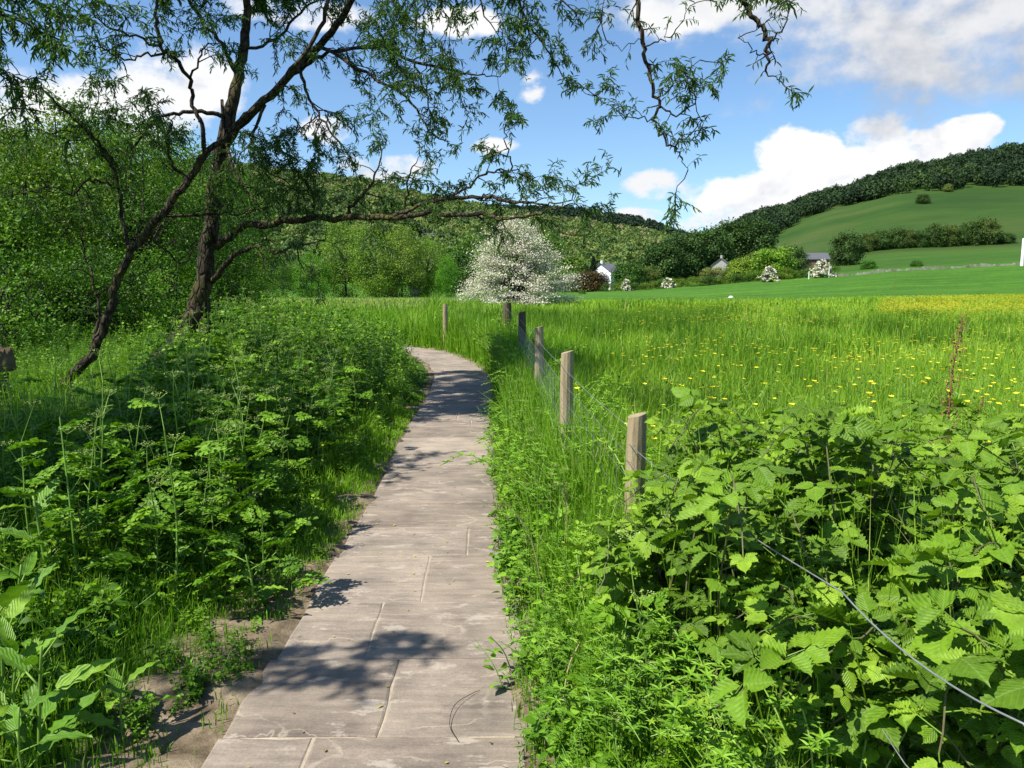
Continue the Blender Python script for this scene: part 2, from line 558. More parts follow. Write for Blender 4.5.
# ------------------------------------------------------------------ ground
def ground_mat():
    m, nt, N, L = new_mat('ground_surface')
    p = pos_n(nt)
    n1 = noise(nt, .35, 6, .65, p)
    n2 = noise(nt, 9, 6, .7, p)
    mp = N.new('ShaderNodeMapping')
    mp.inputs['Scale'].default_value = (.02, .11, .02)
    L.new(p, mp.inputs[0])
    n3 = noise(nt, 1, 6, .65, mp.outputs[0])
    under = ramp(nt, n2, [(.3, (.03, .05, .012)), (.6, (.065, .12, .02)), (.8, (.08, .075, .035))])
    field = ramp(nt, n3, [(.3, (.042, .120, .012)), (.5, (.062, .165, .016)), (.72, (.098, .205, .024))])
    mp5 = N.new('ShaderNodeMapping')
    mp5.inputs['Scale'].default_value = (.05, .22, .05)
    L.new(p, mp5.inputs[0])
    fine3 = ramp(nt, noise(nt, 1.6, 8, .72, mp5.outputs[0]), [(.35, (.66, .70, .66)), (.65, (1.2, 1.16, 1.1))])
    field = mixc(nt, 1.0, field, fine3, 'MULTIPLY')
    fine = ramp(nt, n1, [(.3, (.80, .80, .80)), (.7, (1.12, 1.12, 1.12))])
    field = mixc(nt, 1.0, field, fine, 'MULTIPLY')
    fine2 = ramp(nt, noise(nt, 1.7, 5, .75, p), [(.32, (.55, .58, .55)), (.68, (1.25, 1.22, 1.2))])
    field = mixc(nt, 1.0, field, fine2, 'MULTIPLY')
    a = attr(nt, 'biome')            # r dirt, g field, b pasture
    sep = N.new('ShaderNodeSeparateColor')
    L.new(a.outputs['Color'], sep.inputs[0])
    dirt = ramp(nt, noise(nt, 6, 8, .72, p), [(.30, (.06, .045, .028)), (.45, (.14, .108, .07)), (.58, (.23, .18, .12)), (.75, (.33, .27, .185))])
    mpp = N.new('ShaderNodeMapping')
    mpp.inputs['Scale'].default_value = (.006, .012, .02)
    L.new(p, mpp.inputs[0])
    past = ramp(nt, noise(nt, 1, 7, .68, mpp.outputs[0]), [(.36, (.020, .050, .010)), (.48, (.032, .070, .012)), (.58, (.050, .076, .018)), (.68, (.080, .078, .030))])  # pasture greens and browns, darkened to paint in cloud shadow over the hill
    col = mixc(nt, sep.outputs[1], under, field)
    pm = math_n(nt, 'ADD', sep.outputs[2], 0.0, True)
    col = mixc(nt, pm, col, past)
    dn = math_n(nt, 'ADD', sep.outputs[0], math_n(nt, 'MULTIPLY', math_n(nt, 'SUBTRACT', noise(nt, 5, 6, .7, p), .5), 1.1))
    dm = ramp(nt, dn, [(.42, (0, 0, 0)), (.62, (1, 1, 1))])
    col = mixc(nt, dm, col, dirt)
    pb = N.new('ShaderNodeBsdfPrincipled')
    L.new(col, pb.inputs['Base Color'])
    pb.inputs['Roughness'].default_value = .95
    pb.inputs['Specular IOR Level'].default_value = .1
    b = N.new('ShaderNodeBump')
    b.inputs['Strength'].default_value = .6
    b.inputs['Distance'].default_value = .04
    L.new(noise(nt, 22, 6, .75, p), b.inputs['Height'])
    L.new(b.outputs[0], pb.inputs['Normal'])
    out = N.new('ShaderNodeOutputMaterial')
    L.new(pb.outputs[0], out.inputs[0])
    return m


def axis_lines(lo, hi, fine_lo, fine_hi, step, grow):
    a = list(np.arange(fine_lo, fine_hi + 1e-6, step))
    s, x = step, fine_hi
    while x < hi:
        s = s * grow
        x += s
        a.append(x)
    s, x = step, fine_lo
    pre = []
    while x > lo:
        s = s * grow
        x -= s
        pre.append(x)
    return np.array(pre[::-1] + a)


gx = axis_lines(-3500, 3500, -2.6, 1.0, .04, 1.045)
gy = axis_lines(-60, 5200, 1.5, 16, .07, 1.028)
X, Yg = np.meshgrid(gx, gy)
Z = gz(X, Yg)
V = np.stack([X, Yg, Z], -1).reshape(-1, 3)
nx, ny = len(gx), len(gy)
ii = (np.arange(ny - 1)[:, None] * nx + np.arange(nx - 1)[None]).ravel()
T = np.concatenate([np.stack([ii, ii + 1, ii + nx + 1], -1), np.stack([ii, ii + nx + 1, ii + nx], -1)])
acc = Acc()
acc.add(V, T)
ground = acc.obj('ground', ground_mat(), smooth=True)
tag(ground, 'meadow, verge earth and hillsides around the paved path', 'ground', kind='structure')
# biome: a map of what covers the ground
bx, by = V[:, 0], V[:, 1]
dl = path_c(by) - path_half(by) - bx
dirt = (1 - ssm(.10, .85, dl)) * ssm(-.5, -.1, dl) * (1 - ssm(9, 13, by))
dirt = np.maximum(dirt, .72 * (1 - ssm(.16, .58, dl)) * (dl > -1.3) * (1 - ssm(4.0, 5.5, by)))
dirt = np.maximum(dirt, ((dl > -1.4) & (dl < .10) & (by < 23)) * 1.0)
fieldm = ssm(28, 60, by)
pxv = 512 + F * bx / np.maximum(by, 1)
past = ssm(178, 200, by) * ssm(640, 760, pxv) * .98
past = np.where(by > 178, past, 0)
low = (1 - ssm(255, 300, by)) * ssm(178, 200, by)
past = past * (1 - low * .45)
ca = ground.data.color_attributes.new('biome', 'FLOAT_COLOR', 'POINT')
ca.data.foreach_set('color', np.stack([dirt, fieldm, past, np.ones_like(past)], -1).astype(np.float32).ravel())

# ------------------------------------------------------------------ path slabs


def slab_mat():
    m, nt, N, L = new_mat('sandstone_slabs')
    p = pos_n(nt)
    t = attr(nt, 'tint').outputs['Fac']
    mp = N.new('ShaderNodeMapping')
    mp.inputs['Scale'].default_value = (1.3, 9, 1)
    mp.inputs['Rotation'].default_value = (0, 0, .06)
    L.new(p, mp.inputs[0])
    st = noise(nt, 2.2, 8, .68, mp.outputs[0])
    bl = noise(nt, 3.1, 6, .6, p)
    base = ramp(nt, t, [(0, (.196, .161, .131)), (.5, (.238, .198, .162)), (1, (.282, .236, .194))])
    k = ramp(nt, st, [(.3, (.60, .60, .61)), (.5, (1, 1, 1)), (.72, (1.34, 1.32, 1.3))])
    col = mixc(nt, .85, base, k, 'MULTIPLY')
    k2 = ramp(nt, bl, [(.3, (.66, .67, .68)), (.7, (1.25, 1.23, 1.2))])
    col = mixc(nt, .9, col, k2, 'MULTIPLY')
    grit = ramp(nt, noise(nt, 90, 3, .8, p), [(.35, (.80, .80, .80)), (.65, (1.15, 1.15, 1.15))])
    col = mixc(nt, .7, col, grit, 'MULTIPLY')
    # worn, scuffed pale patches
    mp2 = N.new('ShaderNodeMapping')
    mp2.inputs['Scale'].default_value = (2.2, 4.6, 1)
    L.new(p, mp2.inputs[0])
    sc = ramp(nt, noise(nt, 1.9, 7, .72, mp2.outputs[0]), [(.57, (0, 0, 0)), (.63, (1, 1, 1))])
    col = mixc(nt, math_n(nt, 'MULTIPLY', sc, .6), col, (.42, .365, .305))
    # hairline cracks and pale bedding lines
    vc = N.new('ShaderNodeTexVoronoi')
    vc.feature = 'DISTANCE_TO_EDGE'
    vc.inputs['Scale'].default_value = 1.0
    mp3 = N.new('ShaderNodeMapping')
    mp3.inputs['Scale'].default_value = (1.1, 3.4, 1)
    wv = N.new('ShaderNodeVectorMath')
    wv.operation = 'ADD'
    nz = N.new('ShaderNodeTexNoise')
    nz.inputs['Scale'].default_value = 6
    nz.inputs['Detail'].default_value = 5
    L.new(p, nz.inputs['Vector'])
    sv = N.new('ShaderNodeVectorMath')
    sv.operation = 'SCALE'
    sv.inputs['Scale'].default_value = .22
    L.new(nz.outputs['Color'], sv.inputs[0])
    L.new(p, wv.inputs[0])
    L.new(sv.outputs[0], wv.inputs[1])
    L.new(wv.outputs[0], mp3.inputs[0])
    L.new(mp3.outputs[0], vc.inputs['Vector'])
    hl = ramp(nt, vc.outputs['Distance'], [(.004, (1, 1, 1)), (.016, (0, 0, 0))])
    brk = ramp(nt, noise(nt, 2.6, 4, .6, p), [(.46, (0, 0, 0)), (.58, (1, 1, 1))])
    col = mixc(nt, math_n(nt, 'MULTIPLY', math_n(nt, 'MULTIPLY', hl, brk), .6), col, (.38, .32, .25))
    dk = ramp(nt, noise(nt, 1.4, 6, .7, mp2.outputs[0]), [(.26, (1, 1, 1)), (.40, (0, 0, 0))])
    col = mixc(nt, math_n(nt, 'MULTIPLY', dk, .5), col, (.10, .078, .062))
    # sandy dust blown on to the slabs
    du = ramp(nt, noise(nt, .9, 6, .7, p), [(.46, (0, 0, 0)), (.70, (1, 1, 1))])
    col = mixc(nt, math_n(nt, 'MULTIPLY', du, .5), col, (.37, .31, .235))
    pb = N.new('ShaderNodeBsdfPrincipled')
    L.new(col, pb.inputs['Base Color'])
    pb.inputs['Roughness'].default_value = .88
    pb.inputs['Specular IOR Level'].default_value = .2
    h = math_n(nt, 'ADD', st, math_n(nt, 'MULTIPLY', noise(nt, 45, 5, .75, p), .35))
    b = N.new('ShaderNodeBump')
    b.inputs['Strength'].default_value = .55
    b.inputs['Distance'].default_value = .012
    L.new(h, b.inputs['Height'])
    L.new(b.outputs[0], pb.inputs['Normal'])
    out = N.new('ShaderNodeOutputMaterial')
    L.new(pb.outputs[0], out.inputs[0])
    return m


def make_path():
    yy = np.linspace(-6, 22.8, 800)
    C = spline(np.stack([PATH_X, PATH_Y], -1), 40)
    seg = np.linalg.norm(np.diff(C, axis=0), axis=1)
    S = np.concatenate([[0], np.cumsum(seg)])
    tg = nrm(np.gradient(C, axis=0))

    def at(s, t):
        x = np.interp(s, S, C[:, 0])
        y = np.interp(s, S, C[:, 1])
        tx = np.interp(s, S, tg[:, 0])
        ty = np.interp(s, S, tg[:, 1])
        return np.array([x + ty * t, y - tx * t])
    a = Acc()
    # bedding under the joints
    ss = np.arange(0, S[-1], .15)
    Vb = []
    for s in ss:
        hw = float(path_half(at(s, 0)[1])) - .03
        for t in (-hw, hw):
            q = at(s, t)
            Vb.append([q[0], q[1], .0262])
    n = len(ss)
    Tb = []
    for i in range(n - 1):
        Tb += [[2 * i, 2 * i + 1, 2 * i + 3], [2 * i, 2 * i + 3, 2 * i + 2]]
    a.add(Vb, Tb, .5, 1)
    # joints seen in the photograph, then like ones
    s0 = float(np.interp(1.98, C[:, 1], S))
    rows = [float(np.interp(y, C[:, 1], S)) for y in (2.0, 2.6, 3.19, 3.80, 4.49, 5.05)]
    r2 = random.Random(5)
    while rows[-1] < S[-1] - .9:
        rows.append(rows[-1] + r2.uniform(.40, .68))
    while rows[0] > .8:
        rows.insert(0, rows[0] - r2.uniform(.5, .75))
    fixed = {2.6: .02, 3.19: -.14, 3.80: .05}
    for i in range(len(rows) - 1):
        sa, sb = rows[i], rows[i + 1]
        ymid = at(sa, 0)[1]
        hw = float(path_half(ymid))
        cut = None
        for k, v in fixed.items():
            if abs(ymid - k) < .03:
                cut = v
        if cut is None and r2.random() < .72:
            cut = r2.uniform(-.28, .28)
        parts = [(-hw, hw)] if cut is None else [(-hw, cut), (cut, hw)]
        skew = r2.uniform(-.02, .02)
        for (t0, t1) in parts:
            g = r2.uniform(.003, .006)
            zt = .0305 + r2.uniform(-.0012, .002)
            tilt = (r2.uniform(-.0025, .0025), r2.uniform(-.0025, .0025))
            e0, e1 = r2.uniform(-.014, .014), r2.uniform(-.02, .025)
            ta = t0 + g if t0 > -hw else t0 + e0
            tb = t1 - g if t1 < hw else t1 + e1
            # outline walked with small wobbles, a bevelled rim
            pts = []
            nS, nT = 5, 6
            for u in np.linspace(0, 1, nT, endpoint=False):
                pts.append((sa + g + skew * (u - .5), ta + (tb - ta) * u))
            for u in np.linspace(0, 1, nS, endpoint=False):
                pts.append((sa + (sb - sa) * (g + u * (1 - 2 * g)) / 1.0, tb))
            for u in np.linspace(0, 1, nT, endpoint=False):
                pts.append((sb - g, tb - (tb - ta) * u))
            for u in np.linspace(0, 1, nS, endpoint=False):
                pts.append((sb - (sb - sa) * (g + u * (1 - 2 * g)), ta))
            pts = np.array(pts)
            pts += rng.normal(0, .0026, pts.shape)
            c = pts.mean(0)
            ring = []
            for f, dz in ((1.0, -.03), (1.0, -.0035), (None, 0)):
                for s, t in pts:
                    if f is None:
                        v = np.array([s, t]) - c
                        ln = np.linalg.norm(v)
                        s2, t2 = c + v * (1 - .010 / ln)
                    else:
                        s2, t2 = s, t
                    q = at(s2, t2)
                    ring.append([q[0], q[1], zt + dz + tilt[0] * (s - c[0]) + tilt[1] * (t - c[1])])
            q = at(*c)
            ring.append([q[0], q[1], zt])
            k = len(pts)
            TT = []
            for r in (0, 1):
                for j in range(k):
                    jn = (j + 1) % k
                    TT += [[r * k + j, r * k + jn, (r + 1) * k + jn], [r * k + j, (r + 1) * k + jn, (r + 1) * k + j]]
            for j in range(k):
                TT.append([2 * k + j, 2 * k + (j + 1) % k, 3 * k])
            a.add(ring, TT, r2.random(), 0)
    joint = solid_mat('sandy_joints', (.27, .22, .155), (.45, .38, .285), 9, .95, .4)
    o = a.obj('path', [slab_mat(), joint])
    tag(o, 'pinkish sandstone slab path curving away to the left', 'path', kind='structure')
    return at, S


path_at, PATH_S = make_path()


# ------------------------------------------------------------------ grasses
def blades(acc, x, y, h, w, tint, lean=.35, z=None, mat=0):
    n = len(x)
    z = gz(x, y) if z is None else z
    hd = rng.uniform(0, 2 * np.pi, n)
    ld = rng.uniform(0, 2 * np.pi, n)
    ln = np.abs(rng.normal(0, 1, n)) * lean * h
    sx, sy = np.cos(hd) * w * .5, np.sin(hd) * w * .5
    lx, ly = np.cos(ld) * ln, np.sin(ld) * ln
    V = np.empty((n, 5, 3))
    V[:, 0] = np.stack([x - sx, y - sy, z - .02], -1)
    V[:, 1] = np.stack([x + sx, y + sy, z - .02], -1)
    V[:, 2] = np.stack([x - sx * .8 + lx * .3, y - sy * .8 + ly * .3, z + h * .55], -1)
    V[:, 3] = np.stack([x + sx * .8 + lx * .3, y + sy * .8 + ly * .3, z + h * .55], -1)
    V[:, 4] = np.stack([x + lx, y + ly, z + h * (1 - .25 * np.clip(ln / h, 0, 1))], -1)
    T = np.array([[0, 1, 3], [0, 3, 2], [2, 3, 4]])
    TT = (T[None] + (np.arange(n) * 5)[:, None, None]).reshape(-1, 3)
    acc.add(V.reshape(-1, 3), TT, np.repeat(np.clip(tint, 0, 1), 5), mat)


def vnoise(x, y, s, seed=0):
    """cheap smooth value noise 0..1"""
    r = np.random.default_rng(seed)
    tab = r.random((64, 64))
    u, v = np.asarray(x) / s + 1000, np.asarray(y) / s + 1000
    i, j = np.floor(u).astype(int), np.floor(v).astype(int)
    a, b = u - i, v - j
    a, b = a * a * (3 - 2 * a), b * b * (3 - 2 * b)
    g = lambda p, q: tab[p % 64, q % 64]
    return (g(i, j) * (1 - a) + g(i + 1, j) * a) * (1 - b) + (g(i, j + 1) * (1 - a) + g(i + 1, j + 1) * a) * b


FX = np.array([.82, .66, .42, .30, .13, -.12, -.9, -2.0, -4])          # fence line
FY = np.array([.6, 4.0, 5.6, 8.6, 12.1, 16.0, 19.0, 21.5, 24])


def fence_x(y):
    return np.interp(y, FY, FX)


def sector(n, r0, r1, u0=-.8, u1=.8):
    """points in the view wedge, uniform per unit ground"""
    y = np.sqrt(rng.uniform(r0 * r0, r1 * r1, n))
    u = rng.uniform(u0, u1, n)
    return u * y, y


def meadow():
    a = Acc()
    spec = [(1.2, 4, 1000, .0050, .42), (4, 8, 850, .0065, .42), (8, 14, 430, .009, .42), (14, 24, 190, .015, .44), (24, 40, 70, .026, .44),
            (40, 70, 22, .055, .42)]
    for r0, r1, dens, w, h in spec:
        n = int(1.6 * .5 * (r1 * r1 - r0 * r0) * dens)
        x, y = sector(n, r0, r1)
        k = (x > fence_x(y) - .05)
        k &= ~((y > 19) & (y < 25) & (np.abs(y - np.interp(x, [-8, -3.2, -1.5], [23, 20.5, 18])) < .9) & (x < -1.5))
        x, y = x[k], y[k]
        tuss = ssm(.55, .8, vnoise(x, y, 2.2, 3)) * ssm(10, 15, y)
        lowp = vnoise(x, y, 5, 8)
        hh = h * rng.uniform(.45, 1.15, len(x)) * (.75 + .5 * lowp) * (1 + .75 * tuss)
        hh *= 1 - .45 * ssm(38, 65, y)
        hh *= 1 + .45 * (1 - ssm(.2, 1.2, x - fence_x(y))) * ssm(4, 5.5, y)
        tint = rng.beta(2.2, 2.0, len(x)) * .66 + .24 + .22 * (lowp - .5) + .30 * (vnoise(x, y, 9, 91) - .5) - .40 * tuss + .08 * ssm(15, 35, y)
        dry = rng.random(len(x)) < .022
        tint = np.where(dry, rng.uniform(.92, 1, len(x)), np.clip(tint + .05 + .26 * (vnoise(x, y, 1.1, 71) - .5), 0, .9))
        blades(a, x, y, hh * (.8 + .4 * vnoise(x, y, .9, 72)), w * rng.uniform(.7, 1.4, len(x)), tint, .46)
    # blades that push up through the brambles
    n = 2400
    y = rng.uniform(1.3, 5.4, n)
    x = fence_x(y) + rng.uniform(-.25, 1.9, n)
    k = vnoise(x, y, .5, 51) > .45
    x, y = x[k], y[k]
    blades(a, x, y, rng.uniform(.75, 1.2, len(x)), .006, np.clip(rng.beta(2, 2, len(x)) * .6 + .3 + (rng.random(len(x)) < .05) * .5, 0, 1), .3)
    # flowering stems with pale seed heads
    n = 1300
    yy = np.sqrt(rng.uniform(3.5 ** 2, 42 ** 2, n))
    xx = rng.uniform(-.1, .8, n) * yy
    k = (xx > fence_x(yy) + .1) & (vnoise(xx, yy, 3.1, 61) > .42)
    xx, yy = xx[k], yy[k]
    hs = rng.uniform(.5, .78, len(xx))
    blades(a, xx, yy, hs, np.clip(.0009 * yy, .003, .02), rng.uniform(.86, 1, len(xx)), .22)
    # dark rushy tussocks
    for k in range(64):
        if k < 44:
            cy_ = rng.uniform(18, 34)
            cx_ = (rng.uniform(520, 720) - 512) / F * cy_
        else:
            cy_ = rng.uniform(13, 36)
            cx_ = (rng.uniform(700, 1060) - 512) / F * cy_
        if cx_ < float(fence_x(cy_)) + .5:
            continue
        m = 260
        R_ = rng.uniform(.25, .6)
        blades(a, cx_ + rng.normal(0, R_, m), cy_ + rng.normal(0, R_, m), rng.uniform(.5, 1, m) * rng.uniform(.7, .95), .018, rng.uniform(.02, .30, m), .28)
    o = a.obj('meadow_grass', M_MEADOW)
    tag(o, 'long bright green grass filling the meadow right of the fence', 'grass', kind='stuff')


def verge_grass():
    a = Acc()
    n = 15000
    y = 3.6 + 18 * rng.random(n) ** 1.5
    x = fence_x(y) + rng.normal(-.05, .22, n)
    k = x > path_c(y) + path_half(y) + .12
    x, y = x[k], y[k]
    hh = rng.uniform(.4, 1.0, len(x)) * (.62 + .22 * ssm(3.6, 5, y) + .16 * ssm(11, 14, y))
    blades(a, x, y, hh, np.clip(.0042 * y * .33, .006, .02) * rng.uniform(.7, 1.4, len(x)), np.clip(rng.beta(2, 2, len(x)) * .7 + .18 + (rng.random(len(x)) < .05) * .6, 0, 1), .34)
    n = 9000
    y = rng.uniform(12.5, 23, n)
    x = path_c(y) + path_half(y) + rng.uniform(.08, 2.2, n)
    blades(a, x, y, rng.uniform(.45, 1.05, n) * .72, .016 * rng.uniform(.7, 1.4, n), np.clip(rng.beta(2, 2, n) * .7 + .2, 0, .93), .3)
    # right verge, path edge to fence
    for (y0, y1, dens, w) in ((1.6, 5, 2600, .0050), (5, 10, 1300, .0075), (10, 18, 380, .014), (18, 26, 170, .022)):
        n = int((y1 - y0) * 2.0 * dens)
        y = rng.uniform(y0, y1, n)
        e = rng.uniform(-.03, 2.0, n)
        x = path_c(y) + path_half(y) + e
        k = x < fence_x(y) + .25
        x, y, e = x[k], y[k], e[k]
        h = rng.uniform(.5, 1.1, len(x)) * (.06 + .34 * ssm(0, .35, e) + .30 * ssm(.25, .75, e) * ssm(3.2, 5, y)) * (1 + .45 * ssm(9, 14, y))
        tint = rng.beta(2, 2, len(x)) * .75 + .15
        tint = np.where(rng.random(len(x)) < .03, .97, tint)
        blades(a, x, y, h, w * rng.uniform(.7, 1.4, len(x)), tint, .42)
    # left verge: sparse by the dirt, then denser up the bank
    for (y0, y1, dens, w) in ((1.6, 5, 2400, .0050), (5, 10, 900, .0075), (10, 20, 300, .014)):
        n = int((y1 - y0) * 5.0 * dens)
        y = rng.uniform(y0, y1, n)
        d = rng.uniform(-.02, 5.0, n) ** 1.0
        x = path_c(y) - path_half(y) - d
        patch = vnoise(x, y, .35, 21) * .6 + vnoise(x, y, .13, 22) * .4
        near = 1 - ssm(4.2, 5.2, y)
        keepp = np.clip(ssm(.05, .5, d) * .9 + .10, 0, 1) * (1 - near) + near * np.clip(ssm(.28, .62, d) + ssm(.36, .46, patch) * 1.0 * ssm(.0, .1, d), 0, 1)
        keepp = keepp * (1 - .75 * ssm(1.0, 1.8, d))
        k = rng.random(n) < keepp
        x, y, d = x[k], y[k], d[k]
        h = rng.uniform(.4, 1.1, len(x)) * (.055 + .22 * ssm(.2, .9, d) + .1 * ssm(1, 2, d))
        tint = rng.beta(2, 2, len(x)) * .75 + .12
        tint = np.where(rng.random(len(x)) < .02, .97, tint)
        blades(a, x, y, h, w * rng.uniform(.7, 1.4, len(x)), tint, .45)
    n = 9000
    y = rng.uniform(4.3, 11.5, n)
    d = np.abs(rng.normal(.22, .17, n)) + .02
    x = path_c(y) - path_half(y) - d
    k = (vnoise(x, y, .3, 23) > .36)
    x, y, d = x[k], y[k], d[k]
    blades(a, x, y, rng.uniform(.5, 1.1, len(x)) * (.06 + .26 * ssm(.05, .5, d)), .0012 * y, np.clip(rng.beta(2, 2, len(x)) * .6 + .35, 0, .93), .45)
    # the far left field beyond the willows, pale seed heads
    for (r0, r1, dens, w, h) in ((22, 40, 60, .028, .42), (40, 70, 20, .06, .42)):
        n = int(.5 * .6 * (r1 * r1 - r0 * r0) * dens)
        x, y = sector(n, r0, r1, -.5, .1)
        k = (x < fence_x(y) - .3) & ((np.abs(y - np.interp(x, [-8, -3.2, -1.5], [23, 20.5, 18])) > .9) | (y > 25))
        x, y = x[k], y[k]
        tint = rng.beta(2, 2, len(x)) * .6 + .25 + .1 * ssm(40, 60, y)
        tint = np.where(rng.random(len(x)) < .50 * ssm(34, 52, y), .98, np.clip(tint, 0, .93))
        blades(a, x, y, h * rng.uniform(.6, 1.2, len(x)), w * rng.uniform(.7, 1.4, len(x)), tint, .3)
    o = a.obj('verge_grass', M_GRASS)
    tag(o, 'green grass growing along both edges of the slab path', 'grass', kind='stuff')


meadow()
verge_grass()


# ------------------------------------------------------------------ herb templates
def rot_about(v, ax, ang):
    return v * math.cos(ang) + np.cross(ax, v) * math.sin(ang) + ax * np.dot(ax, v) * (1 - math.cos(ang))


def frond(acc, base, direc, up, L, tint, pairs=4, sub=3, droop=.25, width=.62, mat=0):
    """a ferny cow parsley leaf: rachis, pinnae, small lobed leaflets"""
    d = np.array(direc, float)
    d /= np.linalg.norm(d)
    side = np.cross(d, up)
    side /= np.linalg.norm(side) + 1e-9
    n = np.cross(side, d)
    B, D, LL, WW = [], [], [], []

    def at(t):
        return base + d * (t * L) + n * (-droop * L * t * t)
    for k in range(pairs + 1):
        t = .38 + .62 * k / (pairs)
        pl = L * width * (1.08 - t) * .95 + .02 * L
        for s in ((1, -1) if k < pairs else (0,)):
            pd = d * (.55 if s else 1) + side * s * .9 - n * .12 * (s != 0)
            pd = pd / np.linalg.norm(pd)
            ps = np.cross(pd, n)
            pb = at(t)
            for j in range(sub + 1):
                q = .25 + .75 * j / sub
                lb = pb + pd * pl * q * .8
                ll = pl * (.58 - .28 * q) + .008
                for s2 in ((1, -1) if j < sub else (0,)):
                    ld = pd * .75 + ps * s2 * .8 + n * random.uniform(-.15, .15)
                    B.append(lb)
                    D.append(ld)
                    LL.append(ll)
                    WW.append(ll * .68)
    ups = n + rng.normal(0, .38, (len(B), 3))
    leaves(acc, SH_KITE, np.array(B), np.array(D), ups, np.array(LL), np.array(WW), tint + rng.uniform(-.12, .12, len(B)), mat)
    return at


def parsley_parts(seed, H=.85, nl=11, umbels=2):
    random.seed(seed)
    fol, stem, umb = Acc(), Acc(), Acc()
    top = []
    main = spline([[0, 0, 0], [random.uniform(-.03, .03), random.uniform(-.03, .03), H * .45], [random.uniform(-.07, .07), random.uniform(-.07, .07), H * .9]], 5)
    tube(stem, main, np.linspace(.006, .003, len(main)), 5, .5)
    for i in range(nl):
        f = (i + .4) / nl
        hb = H * (.03 + .78 * f)
        pb = main[min(len(main) - 1, int(f * .9 * (len(main) - 1)))].copy()
        pb[2] = hb
        az = i * 2.4 + random.uniform(-.4, .4)
        el = random.uniform(.25, .8)
        d = np.array([math.cos(az) * math.cos(el), math.sin(az) * math.cos(el), math.sin(el)])
        pet = random.uniform(.05, .16) * (1.3 - f)
        e = pb + d * pet
        tube(stem, [pb, e], [.0028, .002], 4, .6)
        d2 = d.copy()
        d2[2] += random.uniform(-.65, .25)
        frond(fol, e, d2, np.array([0, 0, 1.]) + rng.normal(0, .15, 3), random.uniform(.15, .27) * (1.15 - .45 * f), random.uniform(.25, .75), droop=random.uniform(.1, .4))
    for i in range(umbels):
        az = random.uniform(0, 6.3)
        b = main[-1 - i * 2]
        tip = b + np.array([math.cos(az) * .06, math.sin(az) * .06, random.uniform(.08, .18)])
        tube(stem, [b, tip], [.0022, .0015], 4, .8)
        for j in range(9):
            a2 = j * 2.4
            rr = .012 + .035 * math.sqrt(j / 9)
            q = tip + np.array([math.cos(a2) * rr, math.sin(a2) * rr, .035 - rr * .25])
            tube(stem, [tip, q], [.0008, .0006], 3, .9)
            m = 6
            bb = q + rng.normal(0, .004, (m, 3))
            leaves(umb, SH_KITE, bb, rng.normal(0, 1, (m, 3)) * [1, 1, .3], [0, 0, 1], .008, .007, rng.random(m))
    return fol, stem, umb


def herb_template(seed, H=.7, kind='nettle'):
    """ovate leaves in crossed pairs up a few stems"""
    random.seed(seed)
    a = Acc()
    for s in range(random.randint(3, 5)):
        bx, by = random.gauss(0, .06), random.gauss(0, .06)
        lx, ly = random.gauss(0, .13), random.gauss(0, .13)
        hs = H * random.uniform(.65, 1.1)
        st = spline([[bx, by, 0], [bx + lx * .3, by + ly * .3, hs * .5], [bx + lx, by + ly, hs]], 4)
        tube(a, st, np.linspace(.004, .002, len(st)), 4, .4, 1)
        nn = int(hs / .055)
        for k in range(nn):
            t = .15 + .85 * k / nn
            p = st[int(t * (len(st) - 1))] * 1.0
            i0 = t * (len(st) - 1)
            i = int(min(i0, len(st) - 2))
            p = st[i] + (st[i + 1] - st[i]) * (i0 - i)
            az = k * 1.57 + random.uniform(-.4, .4)
            for s2 in (0, math.pi):
                aa = az + s2
                el = random.uniform(-.25, .45) + .4 * (t > .9)
                d = np.array([math.cos(aa) * math.cos(el), math.sin(aa) * math.cos(el), math.sin(el)])
                Lf = random.uniform(.045, .085) * (1.15 - .45 * t)
                leaves(a, SH_OVATE, [p + d * .012], d, np.array([0, 0, 1.]) + rng.normal(0, .48, 3), Lf, Lf * random.uniform(.55, .75), random.uniform(.1, .9) * .8 + .12 * t)
    return a.arrays()


def cleavers_template(seed, H=.45):
    random.seed(seed)
    a = Acc()
    for s in range(4):
        az = random.uniform(0, 6.3)
        out = random.uniform(.05, .3)
        hs = H * random.uniform(.6, 1.1)
        st = spline([[0, 0, 0], [math.cos(az) * out * .35, math.sin(az) * out * .35, hs * .6], [math.cos(az) * out, math.sin(az) * out, hs], [math.cos(az) * out * 1.5, math.sin(az) * out * 1.5, hs * .93]], 4)
        tube(a, st, np.linspace(.003, .0015, len(st)), 4, .8, 1)
        nw = 11
        for k in range(nw):
            t = .12 + .88 * k / nw
            i0 = t * (len(st) - 1)
            i = int(min(i0, len(st) - 2))
            p = st[i] + (st[i + 1] - st[i]) * (i0 - i)
            n = 6
            aa = np.arange(n) * 2 * np.pi / n + random.random()
            D = np.stack([np.cos(aa), np.sin(aa), np.full(n, .35)], -1) + rng.normal(0, .15, (n, 3))
            leaves(a, SH_LANCE, np.repeat(p[None], n, 0), D, [0, 0, 1], random.uniform(.02, .034), .0075, random.uniform(.2, .9) + rng.uniform(-.1, .1, n))
    return a.arrays()


def pars_template(seed, H, nl, umb=1):
    f, s, u = parsley_parts(seed, H, nl, umb)
    a = Acc()
    for q, mi in ((f, 0), (s, 1), (u, 2)):
        if q.n:
            V, T, C, M = q.arrays()
            a.add(V, T, C, mi)
    return a.arrays()


HERB = [herb_template(s, H) for s, H in ((1, .75), (2, .85), (3, .65), (4, .8))]
HERBLOW = [herb_template(s, H) for s, H in ((5, .28), (6, .35))]
PARS = [pars_template(s, .8, 10) for s in (11, 12, 13)]
CLEAV = [cleavers_template(s) for s in (21, 22, 23)]


